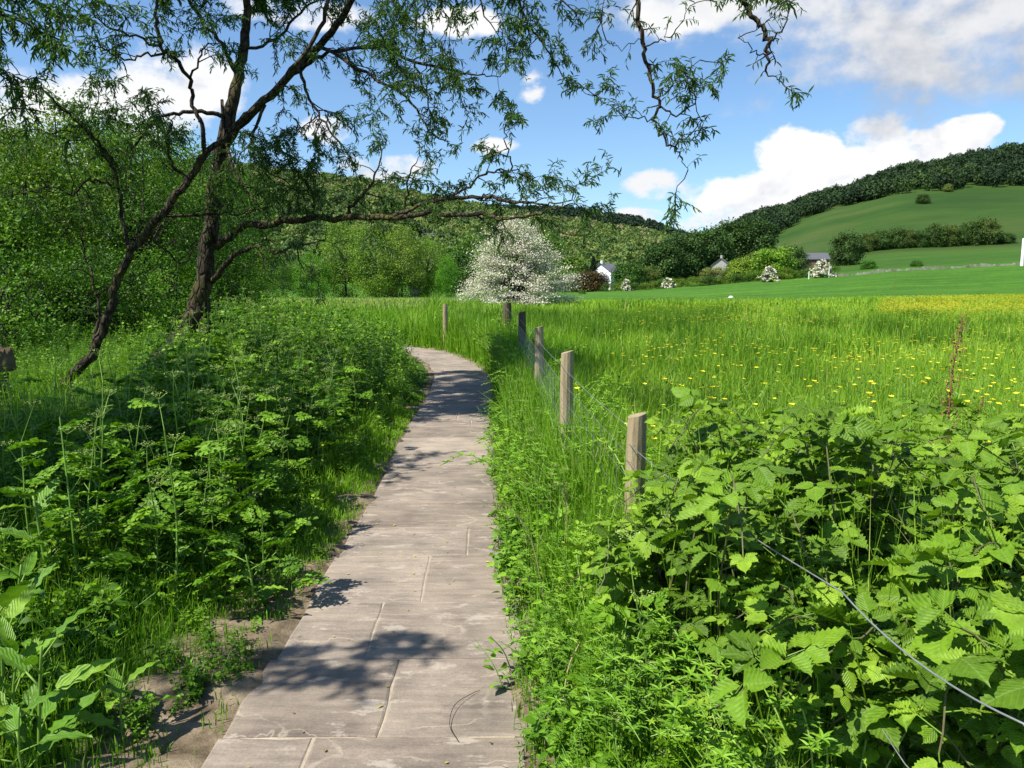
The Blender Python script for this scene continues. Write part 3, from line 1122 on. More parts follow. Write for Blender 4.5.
def scatter(acc, tmpls, x, y, sc, tilt=.08, dt=.15, zs=None):
    z = gz(x, y)
    pos = np.stack([x, y, z], -1)
    pick = rng.integers(0, len(tmpls), len(x))
    for i, t in enumerate(tmpls):
        k = pick == i
        if k.any():
            place(acc, t, pos[k], rng.uniform(0, 6.28, k.sum()), sc[k], tilt, rng.uniform(-dt, dt, k.sum()) + .7 * (vnoise(x[k], y[k], .75, 5) - .5), None if zs is None else zs[k])


def left_bank():
    a = Acc()
    # tall herb mass between the path and the willow trunks
    def mass(n, y0, y1, d0, d1, f):
        y = rng.uniform(y0, y1, n)
        d = rng.uniform(d0, d1, n)
        x = path_c(y) - path_half(y) - d
        h = f(x, y, d)
        k = h > .18
        return x[k], y[k], h[k]

    def hfun(x, y, d):
        # how tall the growth stands: a shoulder along the path, low hollow in the shade further left
        s = ssm(.42, 1.1, d - .12 * ssm(9, 12, y) * 1.5) * ssm(3.3, 4.6, y)
        sh = s * (1.0 - .45 * ssm(2.0, 3.2, d) * (1 - ssm(7, 10, y)))
        s2 = .5 * ssm(.9, 1.6, d) * (1 - ssm(3.4, 4.6, y))
        xb = np.interp(y, [3.5, 6, 9, 12, 17], [-2.05, -2.6, -3.6, -4.4, -6])
        out = 1 - .62 * ssm(0, .8, xb - x)
        return np.maximum(sh * out, np.minimum(s2, .32)) * rng.uniform(.75, 1.12, len(x))
    x, y, h = mass(900, 2.0, 9, .25, 5.0, hfun)
    scatter(a, HERB, x, y, h * rng.uniform(.85, 1.1, len(x)))
    x, y, h = mass(900, 9, 17, .2, 6.5, lambda x, y, d: ssm(.2, .7, d) * rng.uniform(.75, 1.12, len(x)) * (1 - .6 * ssm(0, .8, np.interp(y, [9, 12, 17], [-3.6, -4.4, -6]) - x)))
    scatter(a, HERB, x, y, h * (1.05 + .12 * ssm(10, 13, y)), dt=.2)
    x, y, h = mass(420, 3.4, 16, .35, 4.6, hfun)
    scatter(a, PARS, x, y, h * 1.12)
    # low fringe at the feet
    x, y, h = mass(260, 3.6, 14, .2, 1.0, lambda x, y, d: np.full(len(x), .8))
    scatter(a, HERBLOW, x, y, h * rng.uniform(.5, 1.1, len(x)))
    x, y, h = mass(300, 1.8, 4, .75, 3.0, lambda x, y, d: np.full(len(x), .8))
    scatter(a, HERBLOW, x, y, h * rng.uniform(.6, 1.2, len(x)))
    # flat rosettes on the bare strip
    n = 150
    y = rng.uniform(2.0, 4.6, n)
    d = rng.uniform(.06, 1.1, n)
    x = path_c(y) - path_half(y) - d
    k = vnoise(x, y, .3, 41) > .48
    scatter(a, HERBLOW, x[k], y[k], rng.uniform(.18, .42, n)[k], tilt=.2)
    # beyond and left of the trunks, down to the river
    n = 900
    y = rng.uniform(6, 26, n)
    x = -rng.uniform(4.5, 17, n)
    k = (x > -.85 * y) & (path_c(y) - x > 3.5)
    x, y = x[k], y[k]
    scatter(a, HERB, x, y, rng.uniform(.35, .75, len(x)) * (1 + .5 * ssm(11, 16, y)))
    o = a.obj('undergrowth', [M_HERB, M_STEM, M_CREAM])
    tag(o, 'dense nettles and leafy herbs covering the bank left of the path', 'undergrowth', kind='stuff')


left_bank()


def right_verge():
    a = Acc()
    n = 300
    y = 1.7 + 11 * rng.random(n) ** 1.5
    e = rng.uniform(.03, 1.3, n)
    x = path_c(y) + path_half(y) + e
    k = (x < fence_x(y) + .12)
    x, y, e = x[k], y[k], e[k]
    scatter(a, CLEAV, x, y, (.4 + .65 * ssm(0, .4, e) + .75 * ssm(.3, .7, e) * ssm(3.2, 5, y)) * rng.uniform(.8, 1.2, len(x)), tilt=.2)
    n = 130
    y = 1.75 + 7 * rng.random(n) ** 1.3
    x = path_c(y) + path_half(y) + rng.uniform(.12, .75, n)
    k = x < fence_x(y)
    scatter(a, PARS, x[k], y[k], (rng.uniform(.35, .7, n) * (.6 + .5 * ssm(3, 5, y)))[k], tilt=.15, dt=.3)
    n = 170
    y = 1.7 + 8 * rng.random(n) ** 1.4
    x = path_c(y) + path_half(y) + rng.uniform(.0, .3, n)
    scatter(a, HERBLOW, x, y, rng.uniform(.35, .8, n), tilt=.2)
    n = 46
    y = rng.uniform(1.75, 6, n)
    x = path_c(y) + path_half(y) + rng.uniform(.3, .85, n)
    k = x < fence_x(y)
    x, y = x[k], y[k]
    scatter(a, HERB, x, y, rng.uniform(.55, .85, len(x)))
    n = 45
    y = rng.uniform(10, 21, n)
    x = np.maximum(fence_x(y) - rng.uniform(.05, .5, n), path_c(y) + path_half(y) + .25)
    scatter(a, HERB, x, y, rng.uniform(.85, 1.2, n), tilt=.1)
    o = a.obj('verge_weeds', [M_CLEAV, M_STEM, M_CREAM])
    tag(o, 'tangle of bright green cleavers between the path and the fence', 'weeds', kind='stuff')


right_verge()


# ------------------------------------------------------------------ cow parsley plants
def parsley_proto(seed, H, nl, umb):
    f, s, u = parsley_parts(seed, H, nl, umb)
    r = empty('cow_parsley', (0, 0, 0), 'cow parsley plant', 'plant')
    s.obj('stem', M_STEM, r)
    f.obj('foliage', M_PARS, r)
    if u.n:
        u.obj('blossom', M_CREAM, r)
    return r


def parsleys():
    protos = [parsley_proto(31, .85, 12, 2), parsley_proto(32, .95, 13, 3), parsley_proto(33, .6, 12, 1)]
    used = [False] * 3
    rr = random.Random(9)

    def put(i, x, y, s, label, group):
        loc = (x, y, gz1(x, y) - .01)
        if not used[i]:
            used[i] = True
            o = protos[i]
            o.location, o.rotation_euler, o.scale = loc, (0, 0, rr.uniform(0, 6.3)), (s, s, s)
            o['label'] = label
            if group:
                o['group'] = group
        else:
            o = dup(protos[i], loc, rr.uniform(0, 6.3), s, label, group, tilt=(rr.uniform(-.1, .1), rr.uniform(-.1, .1)))
        if not group and 'group' in o:
            del o['group']
    g = 'cow parsley plants on the left bank'
    lab = 'feathery cow parsley plant in the green mass left of the path'
    for k in range(95):
        y = rr.uniform(3.6, 9.5)
        d = rr.uniform(.5, 1.9)
        put(rr.choice((0, 1, 1)), float(path_c(y) - path_half(y)) - d, y, rr.uniform(.8, 1.15), lab, g)
    put(2, -1.30, 3.85, .95, 'low cow parsley plant leaning over the left edge of the slabs', None)
    put(1, -1.62, 4.35, 1.0, 'tall pale stemmed cow parsley rising at the near end of the left mass', None)
    put(1, -1.85, 3.8, .85, 'cow parsley beside the dark hollow, nearest the foreground docks', None)
    g = 'cow parsley plants on the right verge'
    lab = 'leafy cow parsley plant at the foot of the bramble bushes'
    for x, y, s in ((.34, 2.02, .62), (.46, 2.2, .7), (.52, 1.92, .66), (.60, 2.12, .75), (.42, 1.78, .6), (.66, 1.78, .7), (.30, 2.45, .6), (.75, 1.62, .7), (.5, 1.62, .6), (.24, 1.95, .5), (.56, 2.42, .7), (.38, 2.6, .62), (.7, 1.95, .72), (.33, 1.7, .5), (.62, 1.52, .62)):
        put(2, x, y, s, lab, g)
    put(0, .43, 2.42, .82, 'cow parsley in yellow green bud between the path and the brambles', None)


parsleys()


# ------------------------------------------------------------------ docks at the lower left
def dock(x, y, s, seed, label, nl=9, up=.75):
    rr = random.Random(seed)
    r = empty('dock_plant', (x, y, gz1(x, y)), label, 'plant', rz=rr.uniform(0, 6.3), s=s)
    st, lf = Acc(), Acc(True)
    main = spline([[0, 0, 0], [.02, .01, .22], [.03, -.02, .42]], 4)
    tube(st, main, np.linspace(.007, .004, len(main)), 6, .5)
    for i in range(nl):
        az = i * 2.4 + rr.uniform(-.3, .3)
        f = i / nl
        b = main[int(f * (len(main) - 1))]
        el = up * rr.uniform(.6, 1.3)
        d = np.array([math.cos(az) * math.cos(el), math.sin(az) * math.cos(el), math.sin(el)])
        e = b + d * rr.uniform(.04, .1)
        tube(st, [b, e], [.004, .003], 5, .7)
        L = rr.uniform(.17, .27) * (1.1 - .5 * f)
        leaves(lf, SH_DOCK, [e], d, np.array([0, 0, 1.]) + np.array([rr.gauss(0, .2), rr.gauss(0, .2), 0]), L, L * rr.uniform(.28, .36), rr.uniform(.3, .95))
    st.obj('stem', M_STEM, r, True)
    lf.obj('leaves', M_DOCK, r, True)


dock(-1.60, 2.42, 1.0, 1, 'dock plant with long bright leaves, nearest plant at the lower left')
dock(-1.95, 2.75, 1.1, 2, 'dock plant half in shade behind the nearest lower left dock')
dock(-1.42, 2.62, .7, 3, 'small dock plant beside the bare earth strip', 7, .6)
dock(-1.85, 2.25, .95, 4, 'dock plant at the very bottom left corner', 8, .9)
dock(-2.25, 3.6, 1.25, 5, 'large dock plant in the dark hollow under the trees', 9, .7)
dock(-1.75, 2.55, .9, 7, 'dock plant with pale upright leaves between the two nearest docks', 10, .9)
dock(-2.1, 3.1, 1.1, 8, 'dock plant standing against the shade at the left edge', 10, .8)
dock(-1.55, 2.28, .7, 9, 'small dock plant at the foot of the nearest lower left dock', 8, .5)
dock(-1.28, 3.62, .8, 6, 'dock plant spreading on to the edge of the slabs', 8, .35)


# ------------------------------------------------------------------ brambles
def bramble_bush(name, cx, cy, label, ncane, seed, zt=1.0, rad=.7, keep=None, dens=.042, lsz=1.0):
    global rng
    rng = np.random.default_rng(seed)
    rr = random.Random(seed)
    base = np.array([cx, cy, gz1(cx, cy)])
    root = empty(name, tuple(base), label, 'bush', 'bramble bushes over the fence')
    for c in range(ncane):
        az = rr.uniform(0, 6.28)
        R = rad * math.sqrt(rr.uniform(.05, 1.0)) * 1.25
        b0 = np.array([rr.gauss(0, rad * .4), rr.gauss(0, rad * .4), 0])
        tipxy = b0[:2] + np.array([math.cos(az), math.sin(az)]) * R
        top = zt * rr.uniform(.55, 1.06)
        mid = b0 * .45 + .55 * np.array([tipxy[0], tipxy[1], 0])
        p = spline([b0, b0 * .8 + .2 * mid + np.array([0, 0, top * .55]), [mid[0], mid[1], top],
                    [tipxy[0], tipxy[1], top * rr.uniform(.72, .98)]], 7)
        p[:, :2] += np.cumsum(rng.normal(0, .004, (len(p), 2)), 0)
        st, lf = Acc(), Acc(True)
        tube(st, p, np.linspace(.0040, .0018, len(p)), 6, .5)
        seg = np.concatenate([[0], np.cumsum(np.linalg.norm(np.diff(p, axis=0), axis=1))])
        s = seg[-1] * .28
        k = 0
        while s < seg[-1] + .001:
            q = np.array([np.interp(s, seg, p[:, j]) for j in range(3)])
            f = s / seg[-1]
            wq = q + base
            ok = keep is None or keep(wq)
            aa = k * 2.4 + rr.uniform(-.5, .5)
            el = rr.uniform(.0, .7)
            d = np.array([math.cos(aa) * math.cos(el), math.sin(aa) * math.cos(el), math.sin(el)])
            pet = rr.uniform(.03, .075)
            e = q + d * pet
            if ok:
                tube(st, [q, e], [.0016, .0012], 4, .5, 1)
                young = f > .9
                tone = rr.uniform(.05, .75) if not young else rr.uniform(.7, .97)
                Lc = rr.uniform(.038, .082) * (1 - .42 * (f > .9)) * lsz
                nl = 3 if rr.random() < .6 else 5
                upv = np.array([rr.gauss(-.12, .34), rr.gauss(-.10, .34), 1.0])
                upv /= np.linalg.norm(upv)
                dd = d - upv * np.dot(d, upv)
                dd = dd / (np.linalg.norm(dd) + 1e-9) + upv * rr.uniform(-.25, .1)
                sv = np.cross(upv, dd)
                angs = [0, 1.25, -1.25] if nl == 3 else [0, .85, -.85, 1.75, -1.75]
                B, D, LL = [], [], []
                for a_ in angs:
                    v = dd * math.cos(a_) + sv * math.sin(a_)
                    B.append(e + (dd * .018 if a_ == 0 else v * .004))
                    D.append(v)
                    LL.append(Lc * (1.12 if a_ == 0 else (.9 if abs(a_) < 1.5 else .72)))
                LL = np.array(LL)
                leaves(lf, rr.choice(SH_BRAMBLE), np.array(B), np.array(D), upv + rng.normal(0, .12, (len(B), 3)), LL, LL * rr.uniform(.66, .84), tone + rng.uniform(-.05, .05, len(B)))
            s += dens * rr.uniform(.75, 1.3)
            k += 1
        so = st.obj('cane', [M_CANE, M_STEM], root)
        if lf.n:
            lf.obj('leaves', M_BRAM, so, True)
    return root


def clear_of_path(w):
    return w[0] > path_c(w[1]) + .62 and not (np.linalg.norm(w - np.array([0, 0, EYE])) < .85) and w[1] > .9 and w[0] > .0


bramble_bush('bramble_bush', 1.19, 3.46, 'bramble bush growing round the leaning nearest fence post', 38, 1, .92, .50, clear_of_path)
bramble_bush('bramble_bush', .96, 2.6, 'broad leaved bramble bush under the bare wire strand', 46, 2, 1.07, .52, clear_of_path)
bramble_bush('bramble_bush', 1.95, 3.0, 'bramble bush with tall green shoots below the dry dock stalk', 40, 3, .98, .65, clear_of_path)
bramble_bush('bramble_bush', 1.22, 1.78, 'nearest bramble bush with the biggest leaves in the bottom right corner', 30, 4, .84, .46, clear_of_path, lsz=1.1)
bramble_bush('bramble_bush', 1.75, 4.4, 'bramble bush at the meadow side, furthest from the path', 20, 5, .78, .6, clear_of_path)
bramble_bush('bramble_bush', 1.85, 2.0, 'bramble bush at the right edge behind the nearest leaves', 30, 6, .86, .55, clear_of_path)
bramble_bush('bramble_bush', .62, 2.75, 'low bramble bush spilling from the wire towards the path', 20, 7, .76, .34, clear_of_path)


# ------------------------------------------------------------------ fence
def post(px, py, Y, wpx, label, mat, lean=(0, 0), square=False):
    top = P(px, py, Y)
    r = wpx / F * Y * .5
    g = gz1(top[0], top[1])
    H = top[2] - g
    a = Acc()
    rings, sd = 9, 12
    V, T = [], []
    for k in range(rings):
        t = k / (rings - 1)
        z = -.3 + (H + .3) * t
        for j in range(sd):
            an = j / sd * 2 * math.pi
            rr_ = r * (1 - .05 * t) * (1 + .06 * math.sin(3 * an + 1.3) + rng.normal(0, .012)) * (.93 if k == rings - 1 else 1)
            V.append([math.cos(an) * rr_ + lean[0] * z, math.sin(an) * rr_ + lean[1] * z, z + (.012 * math.cos(an) if k >= rings - 1 else 0)])
    for k in range(rings - 1):
        for j in range(sd):
            q = [k * sd + j, k * sd + (j + 1) % sd, (k + 1) * sd + (j + 1) % sd, (k + 1) * sd + j]
            T += [[q[0], q[1], q[2]], [q[0], q[2], q[3]]]
    V.append([lean[0] * H, lean[1] * H, H + .004])
    c = len(V) - 1
    for j in range(sd):
        T.append([(rings - 1) * sd + j, (rings - 1) * sd + (j + 1) % sd, c])
    a.add(V, T)
    o = a.obj('fence_post', mat, loc=(top[0] - lean[0] * H, top[1] - lean[1] * H, g))
    tag(o, label, 'fence post')
    return np.array([top[0], top[1], top[2]])


T1 = post(637, 415, 4.0, 21, 'fence post half hidden among the bramble leaves', M_POST, (.02, .0))
T2 = post(567, 352, 5.6, 14, 'tall pale round fence post standing clear of the grass', M_POST, (.01, 0))
T3 = post(539, 327, 8.6, 9.5, 'pale fence post just beyond the tallest one', M_POST)
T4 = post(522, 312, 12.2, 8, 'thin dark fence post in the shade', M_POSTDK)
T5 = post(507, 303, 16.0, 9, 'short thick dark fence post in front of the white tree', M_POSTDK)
T6 = post(445, 304, 19.5, 5, 'small pale fence post where the path bends out of sight', M_POST)
TN = np.array([.86, .55, .98])


def wire(pts, r, label, name='fence_wire', sag=.02):
    a = Acc()
    out = []
    for p, q in zip(pts[:-1], pts[1:]):
        n = 10
        t = np.linspace(0, 1, n, endpoint=False)[:, None]
        s = p * (1 - t) + q * t
        s[:, 2] -= sag * 4 * (t * (1 - t))[:, 0]
        out.append(s)
    out = np.vstack(out + [pts[-1][None]])
    tube(a, out, r, 6)
    o = a.obj(name, M_WIRE, smooth=True)
    tag(o, label, 'wire')


# the post the strand runs back to stands just beside the photographer
ap = Acc()
tube(ap, [[0, 0, -.3], [0, 0, .4], [0, 0, 1.08]], [.055, .054, .05], 12, rough=.02)
op = ap.obj('fence_post', M_POST, loc=(TN[0] + .06, TN[1], gz1(TN[0], TN[1])))
tag(op, 'fence post at the viewer\'s right hand that holds the near wire end', 'fence post')
off = np.array([-.055, 0, 0])
wire([P(1110, 788, 1.0), P(1024, 724, 1.157), P(842, 592, 1.71), T1 + off * .8 + [0, 0, -.15]], .0020, 'bare grey wire strand running above the bramble leaves', sag=.03)
wire([P(990, 850, 1.25), P(905, 764, 1.5), P(826, 640, 2.0), T1 + off + [0, 0, -.24]], .0014, 'lower grey wire strand sunk among the bramble leaves', sag=.004)
wire([T1 + off * .8 + [0, 0, -.06], T2 + off + [0, 0, -.08], T3 + off + [0, 0, -.08], T4 + off + [0, 0, -.08], T5 + off + [0, 0, -.08], T6 + off + [0, 0, -.06]], .0013, 'thin top wire strung between the pale and dark fence posts')


def netting(p, q, label):
    a = Acc()
    H = .82
    for i in range(7):
        z = .10 + H * (i / 6) ** .9
        A, B = p.copy(), q.copy()
        A[2], B[2] = p[2] - 1.12 + z, q[2] - 1.12 + z
        tube(a, np.linspace(A, B, 4), .0009, 4)
    n = int(np.linalg.norm(q - p) / .15)
    for i in range(n + 1):
        A = p + (q - p) * i / n
        Bq = A.copy()
        A = A + np.array([0, 0, -1.02])
        Bq = Bq + np.array([0, 0, -.20])
        tube(a, [A, Bq], .0010, 4)
    o = a.obj('wire_netting', M_WIRE)
    tag(o, label, 'netting')


netting(T1 + off, T2 + off, 'stock netting between the bramble covered post and the tall pale post')
netting(T2 + off, T3 + off, 'stock netting between the two pale fence posts')
netting(T3 + off, T4 + off, 'stock netting running on from the second pale post into shade')


# ------------------------------------------------------------------ willows
class Willow:
    def __init__(self, seed):
        global rng
        rng = np.random.default_rng(seed)
        self.rr = random.Random(seed)
        self.lscale = 1.0
        self.wood, self.twigs, self.fol = Acc(), Acc(), Acc()
        self.B, self.D, self.U, self.L, self.W, self.C = [], [], [], [], [], []

    def limb(self, pts, sides=8, twig=.0, tw_from=.25, tlen=(.35, .9), dens=None, px=True, wob=.012, leafy=1.0, wood=True):
        """pts: (px, py, Y, radius) or world (x, y, z, radius)"""
        rr = self.rr
        w = np.array([np.append(P(a, b, c), r * (.55 if r > .03 else .72)) for a, b, c, r in pts]) if px else np.array(pts, float)
        s = spline(w, 5)
        jit = np.zeros((len(s), 3))
        jit[1:-1] = rng.normal(0, wob, (len(s) - 2, 3))
        s[:, :3] += jit
        rad = np.maximum(s[:, 3], .003)
        tube(self.wood, s[:, :3], rad, sides, .5, rough=.10 if rad.max() > .05 else .04)
        if twig:
            seg = np.concatenate([[0], np.cumsum(np.linalg.norm(np.diff(s[:, :3], axis=0), axis=1))])
            q = seg[-1] * tw_from
            while q < seg[-1]:
                p = np.array([np.interp(q, seg, s[:, j]) for j in range(3)])
                i = min(np.searchsorted(seg, q), len(s) - 1)
                tan = s[i, :3] - s[i - 1, :3]
                tan = tan / (np.linalg.norm(tan) + 1e-9)
                r0 = min(.008, float(np.interp(q, seg, rad)) * .6)
                self.twig(p, tan, rr.uniform(*tlen) * (1.0 - .35 * q / seg[-1]), r0, 1, leafy)
                q += rr.uniform(.5, 1.5) / (twig * 2.7)
            self.twig(s[-1, :3], nrm(s[-1, :3] - s[-2, :3]), rr.uniform(.25, .5), .005, 1, leafy)
        return s

    def twig(self, p, tan, L, r, order, leafy=1.0):
        rr = self.rr
        v = np.array([rr.gauss(0, 1), rr.gauss(0, 1), rr.gauss(.15, .8)])
        v = nrm(v - tan * np.dot(v, tan))
        d = nrm(tan * rr.uniform(.15, .7) + v * rr.uniform(.5, 1.0))
        n = 6
        pts = [p]
        st = L / n
        for k in range(n):
            d = nrm(d + np.array([rr.gauss(0, .24), rr.gauss(0, .24), rr.gauss(0, .2) - .05 - .04 * k * (order > 1)]))
            pts.append(pts[-1] + d * st)
        pts = np.array(pts)
        tube(self.twigs, pts, np.linspace(r, .0014, n + 1), 4, .5)
        if order < 2 and L > .22:
            for k in range(int(4 + L * 9)):
                t = rr.uniform(.3, 1) * n
                i = int(min(t, n - 1))
                self.twig(pts[i] + (pts[i + 1] - pts[i]) * (t - i), nrm(pts[i + 1] - pts[i]), L * rr.uniform(.3, .55), max(.0018, r * .5), order + 1, leafy)
        # leaves along the outer part
        m = int((L / .0115) * leafy * (.45 if order == 1 else .9))
        for k in range(m):
            t = (.35 if order == 1 else .1) * n + (1 - (.35 if order == 1 else .1)) * n * (k + rr.random()) / max(m, 1)
            i = int(min(t, n - 1))
            q = pts[i] + (pts[i + 1] - pts[i]) * (t - i)
            tn = nrm(pts[i + 1] - pts[i])
            a = np.array([rr.gauss(0, 1), rr.gauss(0, 1), rr.gauss(-.35, .8)])
            self.B.append(q)
            self.D.append(nrm(tn * .55 + nrm(a) * .85 + np.array([0, 0, -.16])))
            self.U.append([rr.gauss(0, .7), rr.gauss(0, .7), 1])
            self.L.append(rr.uniform(.038, .078) * self.lscale)
            self.C.append(rr.betavariate(2, 2))

    def finish(self, name, label, base, trunk_name='trunk'):
        L = np.array(self.L)
        leaves(self.fol, SH_LANCE, np.array(self.B), np.array(self.D), np.array(self.U), L, L * .21, np.array(self.C))
        r = empty(name, tuple(base), label, 'tree')
        for acc, nm, mat, sm in ((self.wood, 'trunk', M_BARK, True), (self.twigs, 'twig_sprays', M_TWIG, False), (self.fol, 'foliage', M_WILLOW, False)):
            acc.v = [v - np.asarray(base, np.float32) for v in acc.v]
            acc.obj(nm, mat, r, sm)
        return r


def big_willow():
    w = Willow(3)
    D = 10.0
    w.limb([(158, 372, D, .36), (172, 352, D, .30), (192, 325, D, .235), (203, 290, D, .205), (208, 250, D, .185), (213, 205, D, .175), (219, 160, D, .165),
            (228, 120, D, .145), (238, 75, D + .1, .12), (245, 35, D + .2, .10), (248, -10, D + .2, .085), (252, -70, D, .07), (262, -150, D - .2, .05), (275, -230, D - .3, .03)],
           14, twig=0, wob=.012)
    w.limb([(215, 362, D - .2, .08), (205, 345, D - .1, .13), (203, 318, D, .16), (204, 290, D, .14)], 10)
    # diagonal limb that leaves the trunk to the upper right
    w.limb([(221, 148, D, .10), (250, 114, 9.7, .092), (285, 82, 9.4, .082), (320, 46, 9.0, .073), (346, 10, 8.7, .064), (372, -40, 8.4, .065), (410, -110, 8.0, .05), (470, -190, 7.6, .03)],
           10, twig=1.0, tw_from=.3, tlen=(.5, 1.0))
    w.limb([(300, 68, 9.2, .05), (330, 52, 9.0, .035), (388, 49, 8.6, .028), (405, 58, 8.5, .024), (444, 69, 8.3, .018), (472, 74, 8.1, .012), (500, 77, 8.0, .006)], 7, twig=3.2, tlen=(.35, .8))
    w.limb([(322, 48, 9.0, .03), (365, 72, 8.6, .024), (405, 96, 8.3, .019), (430, 130, 8.1, .013), (451, 145, 8.0, .006)], 6, twig=2.3, tlen=(.3, .7), leafy=.8)
    w.limb([(415, 62, 8.5, .018), (422, 85, 8.3, .013), (428, 108, 8.2, .006)], 6, twig=2.6)
    # long low limb to the right
    w.limb([(216, 246, D, .11), (238, 229, 9.8, .085), (275, 222, 9.5, .075), (310, 219, 9.2, .072), (350, 217, 8.8, .065), (392, 218, 8.4, .055), (430, 213, 8.1, .042), (470, 214, 7.8, .03),
            (500, 219, 7.6, .024), (530, 215, 7.4, .018), (556, 208, 7.2, .012), (574, 203, 7.1, .006)], 9, twig=.7, tw_from=.5)
    w.limb([(392, 217, 8.4, .045), (418, 206, 8.2, .034), (442, 200, 8.0, .03), (470, 197, 7.8, .026), (488, 196, 7.7, .024), (515, 202, 7.5, .02), (545, 204, 7.3, .013), (572, 200, 7.15, .006)], 7, twig=2.4, tlen=(.2, .55))
    w.limb([(440, 201, 8.0, .02), (465, 190, 7.9, .017), (485, 174, 7.7, .014), (505, 170, 7.6, .011), (522, 172, 7.5, .007), (548, 192, 7.4, .004)], 6, twig=3.4, tlen=(.2, .5))
    w.limb([(511, 170, 7.6, .011), (508, 150, 7.5, .009), (504, 132, 7.45, .007), (513, 112, 7.4, .004)], 6, twig=3.4, tlen=(.15, .4))
    w.limb([(404, 207, 8.3, .018), (408, 190, 8.2, .014), (412, 170, 8.1, .010), (420, 155, 8.1, .005)], 6, twig=3.2, tlen=(.2, .5))
    w.limb([(345, 216, 8.9, .03), (358, 198, 8.8, .024), (372, 182, 8.7, .018), (378, 165, 8.6, .012), (386, 140, 8.5, .006)], 6, twig=3.4, tlen=(.3, .7))
    w.limb([(311, 218, 9.2, .034), (314, 198, 9.2, .028), (304, 180, 9.1, .022), (288, 166, 9.0, .016), (270, 162, 9.0, .008)], 6, twig=4, tlen=(.3, .75), leafy=1.25)
    w.limb([(540, 205, 7.3, .008), (552, 218, 7.25, .005), (560, 232, 7.2, .003)], 5, twig=1.5, tlen=(.15, .3), leafy=.5)
    # low broken twiggy limb under it
    w.limb([(212, 282, D, .075), (226, 264, 9.8, .06), (243, 250, 9.6, .05), (258, 246, 9.4, .032), (276, 252, 9.2, .026), (296, 246, 9.0, .018), (325, 240, 8.8, .008)], 8, twig=3.0, tw_from=.4, tlen=(.3, .6), leafy=.5)
    w.limb([(257, 246, 9.4, .016), (262, 262, 9.3, .011), (270, 282, 9.25, .005)], 5, twig=2, leafy=.25, tlen=(.2, .4))
    w.limb([(296, 246, 9.0, .013), (302, 268, 8.95, .009), (318, 282, 8.9, .004)], 5, twig=3, leafy=.4, tlen=(.2, .4))
    # upper left side
    w.limb([(238, 78, 10.1, .06), (225, 50, 10, .045), (205, 25, 9.9, .035), (190, 0, 9.8, .028), (170, -40, 9.6, .018), (150, -70, 9.5, .008)], 7, twig=2.4, tlen=(.4, .9))
    w.limb([(231, 120, D, .06), (207, 112, 9.8, .048), (178, 113, 9.6, .04), (155, 121, 9.4, .032), (140, 138, 9.2, .024), (126, 152, 9.1, .014), (108, 160, 9, .006)], 7, twig=3.4, tw_from=.35, tlen=(.3, .8), leafy=1.1)
    w.limb([(222, 100, 10, .04), (228, 150, 9.8, .03), (246, 190, 9.6, .022), (262, 205, 9.5, .012)], 6, twig=3.8, tlen=(.3, .8), leafy=1.2)
    w.limb([(243, 50, 10.1, .035), (275, 40, 9.8, .026), (300, 12, 9.5, .02), (330, -10, 9.3, .01)], 6, twig=3.2, tlen=(.35, .9))
    w.limb([(265, 105, 9.6, .03), (250, 140, 9.4, .022), (262, 165, 9.2, .016), (290, 185, 9.1, .010), (310, 200, 9, .005)], 6, twig=3.8, tlen=(.3, .75), leafy=1.2)
    w.limb([(300, 70, 9.2, .03), (310, 100, 9.0, .022), (330, 130, 8.8, .016), (352, 160, 8.7, .008)], 6, twig=3.4, tlen=(.3, .75))
    # canopy limb that arches over the path, out of the frame, and hangs back in
    w.limb([(252, -60, D, .09), (330, -190, 9.4, .085), (440, -290, 8.6, .075), (560, -310, 7.6, .06), (660, -270, 6.9, .045), (730, -160, 6.4, .034), (742, -40, 6.1, .03)], 8, twig=.7, tlen=(.4, .9))
    w.limb([(742, -42, 6.1, .030), (737, -10, 6.05, .027), (747, 8, 6.0, .026), (760, 25, 6, .025), (769, 42, 5.95, .024), (768, 57, 5.9, .016), (765, 70, 5.9, .010), (777, 79, 5.9, .004)], 7, twig=2.0, tw_from=.6, tlen=(.1, .25), leafy=.9)
    w.limb([(769, 45, 5.95, .011), (783, 28, 5.9, .008), (790, 6, 5.9, .004)], 5, twig=5, tlen=(.12, .3), leafy=.8)
    w.limb([(768, 57, 5.9, .009), (752, 52, 5.85, .006), (738, 38, 5.8, .003)], 5, twig=1.5, tlen=(.1, .25), leafy=.15)
    w.limb([(600, -300, 7.4, .05), (628, -180, 6.9, .04), (633, -80, 6.7, .034), (638, -20, 6.6, .028), (640, 20, 6.55, .026), (645, 55, 6.5, .023), (653, 85, 6.45, .020), (659, 106, 6.4, .017), (655, 122, 6.4, .014),
             (664, 141, 6.35, .012), (676, 147, 6.3, .010), (681, 158, 6.3, .006), (688, 170, 6.3, .003)], 7, twig=1.2, tw_from=.6, tlen=(.12, .35), leafy=.9)
    w.limb([(659, 106, 6.4, .012), (676, 114, 6.35, .010), (694, 102, 6.3, .007), (702, 88, 6.3, .003)], 5, twig=4.5, tlen=(.15, .36))
    w.limb([(675, 147, 6.3, .010), (692, 133, 6.25, .007), (701, 120, 6.2, .003)], 5, twig=4.5, tlen=(.12, .32))
    w.limb([(656, 118, 6.4, .009), (634, 118, 6.35, .007), (616, 110, 6.3, .005), (598, 97, 6.3, .003)], 5, twig=4.5, tlen=(.12, .34))
    w.limb([(657, 98, 6.4, .009), (668, 86, 6.4, .007), (681, 73, 6.4, .004), (700, 60, 6.4, .003)], 5, twig=6.5, tlen=(.15, .4))
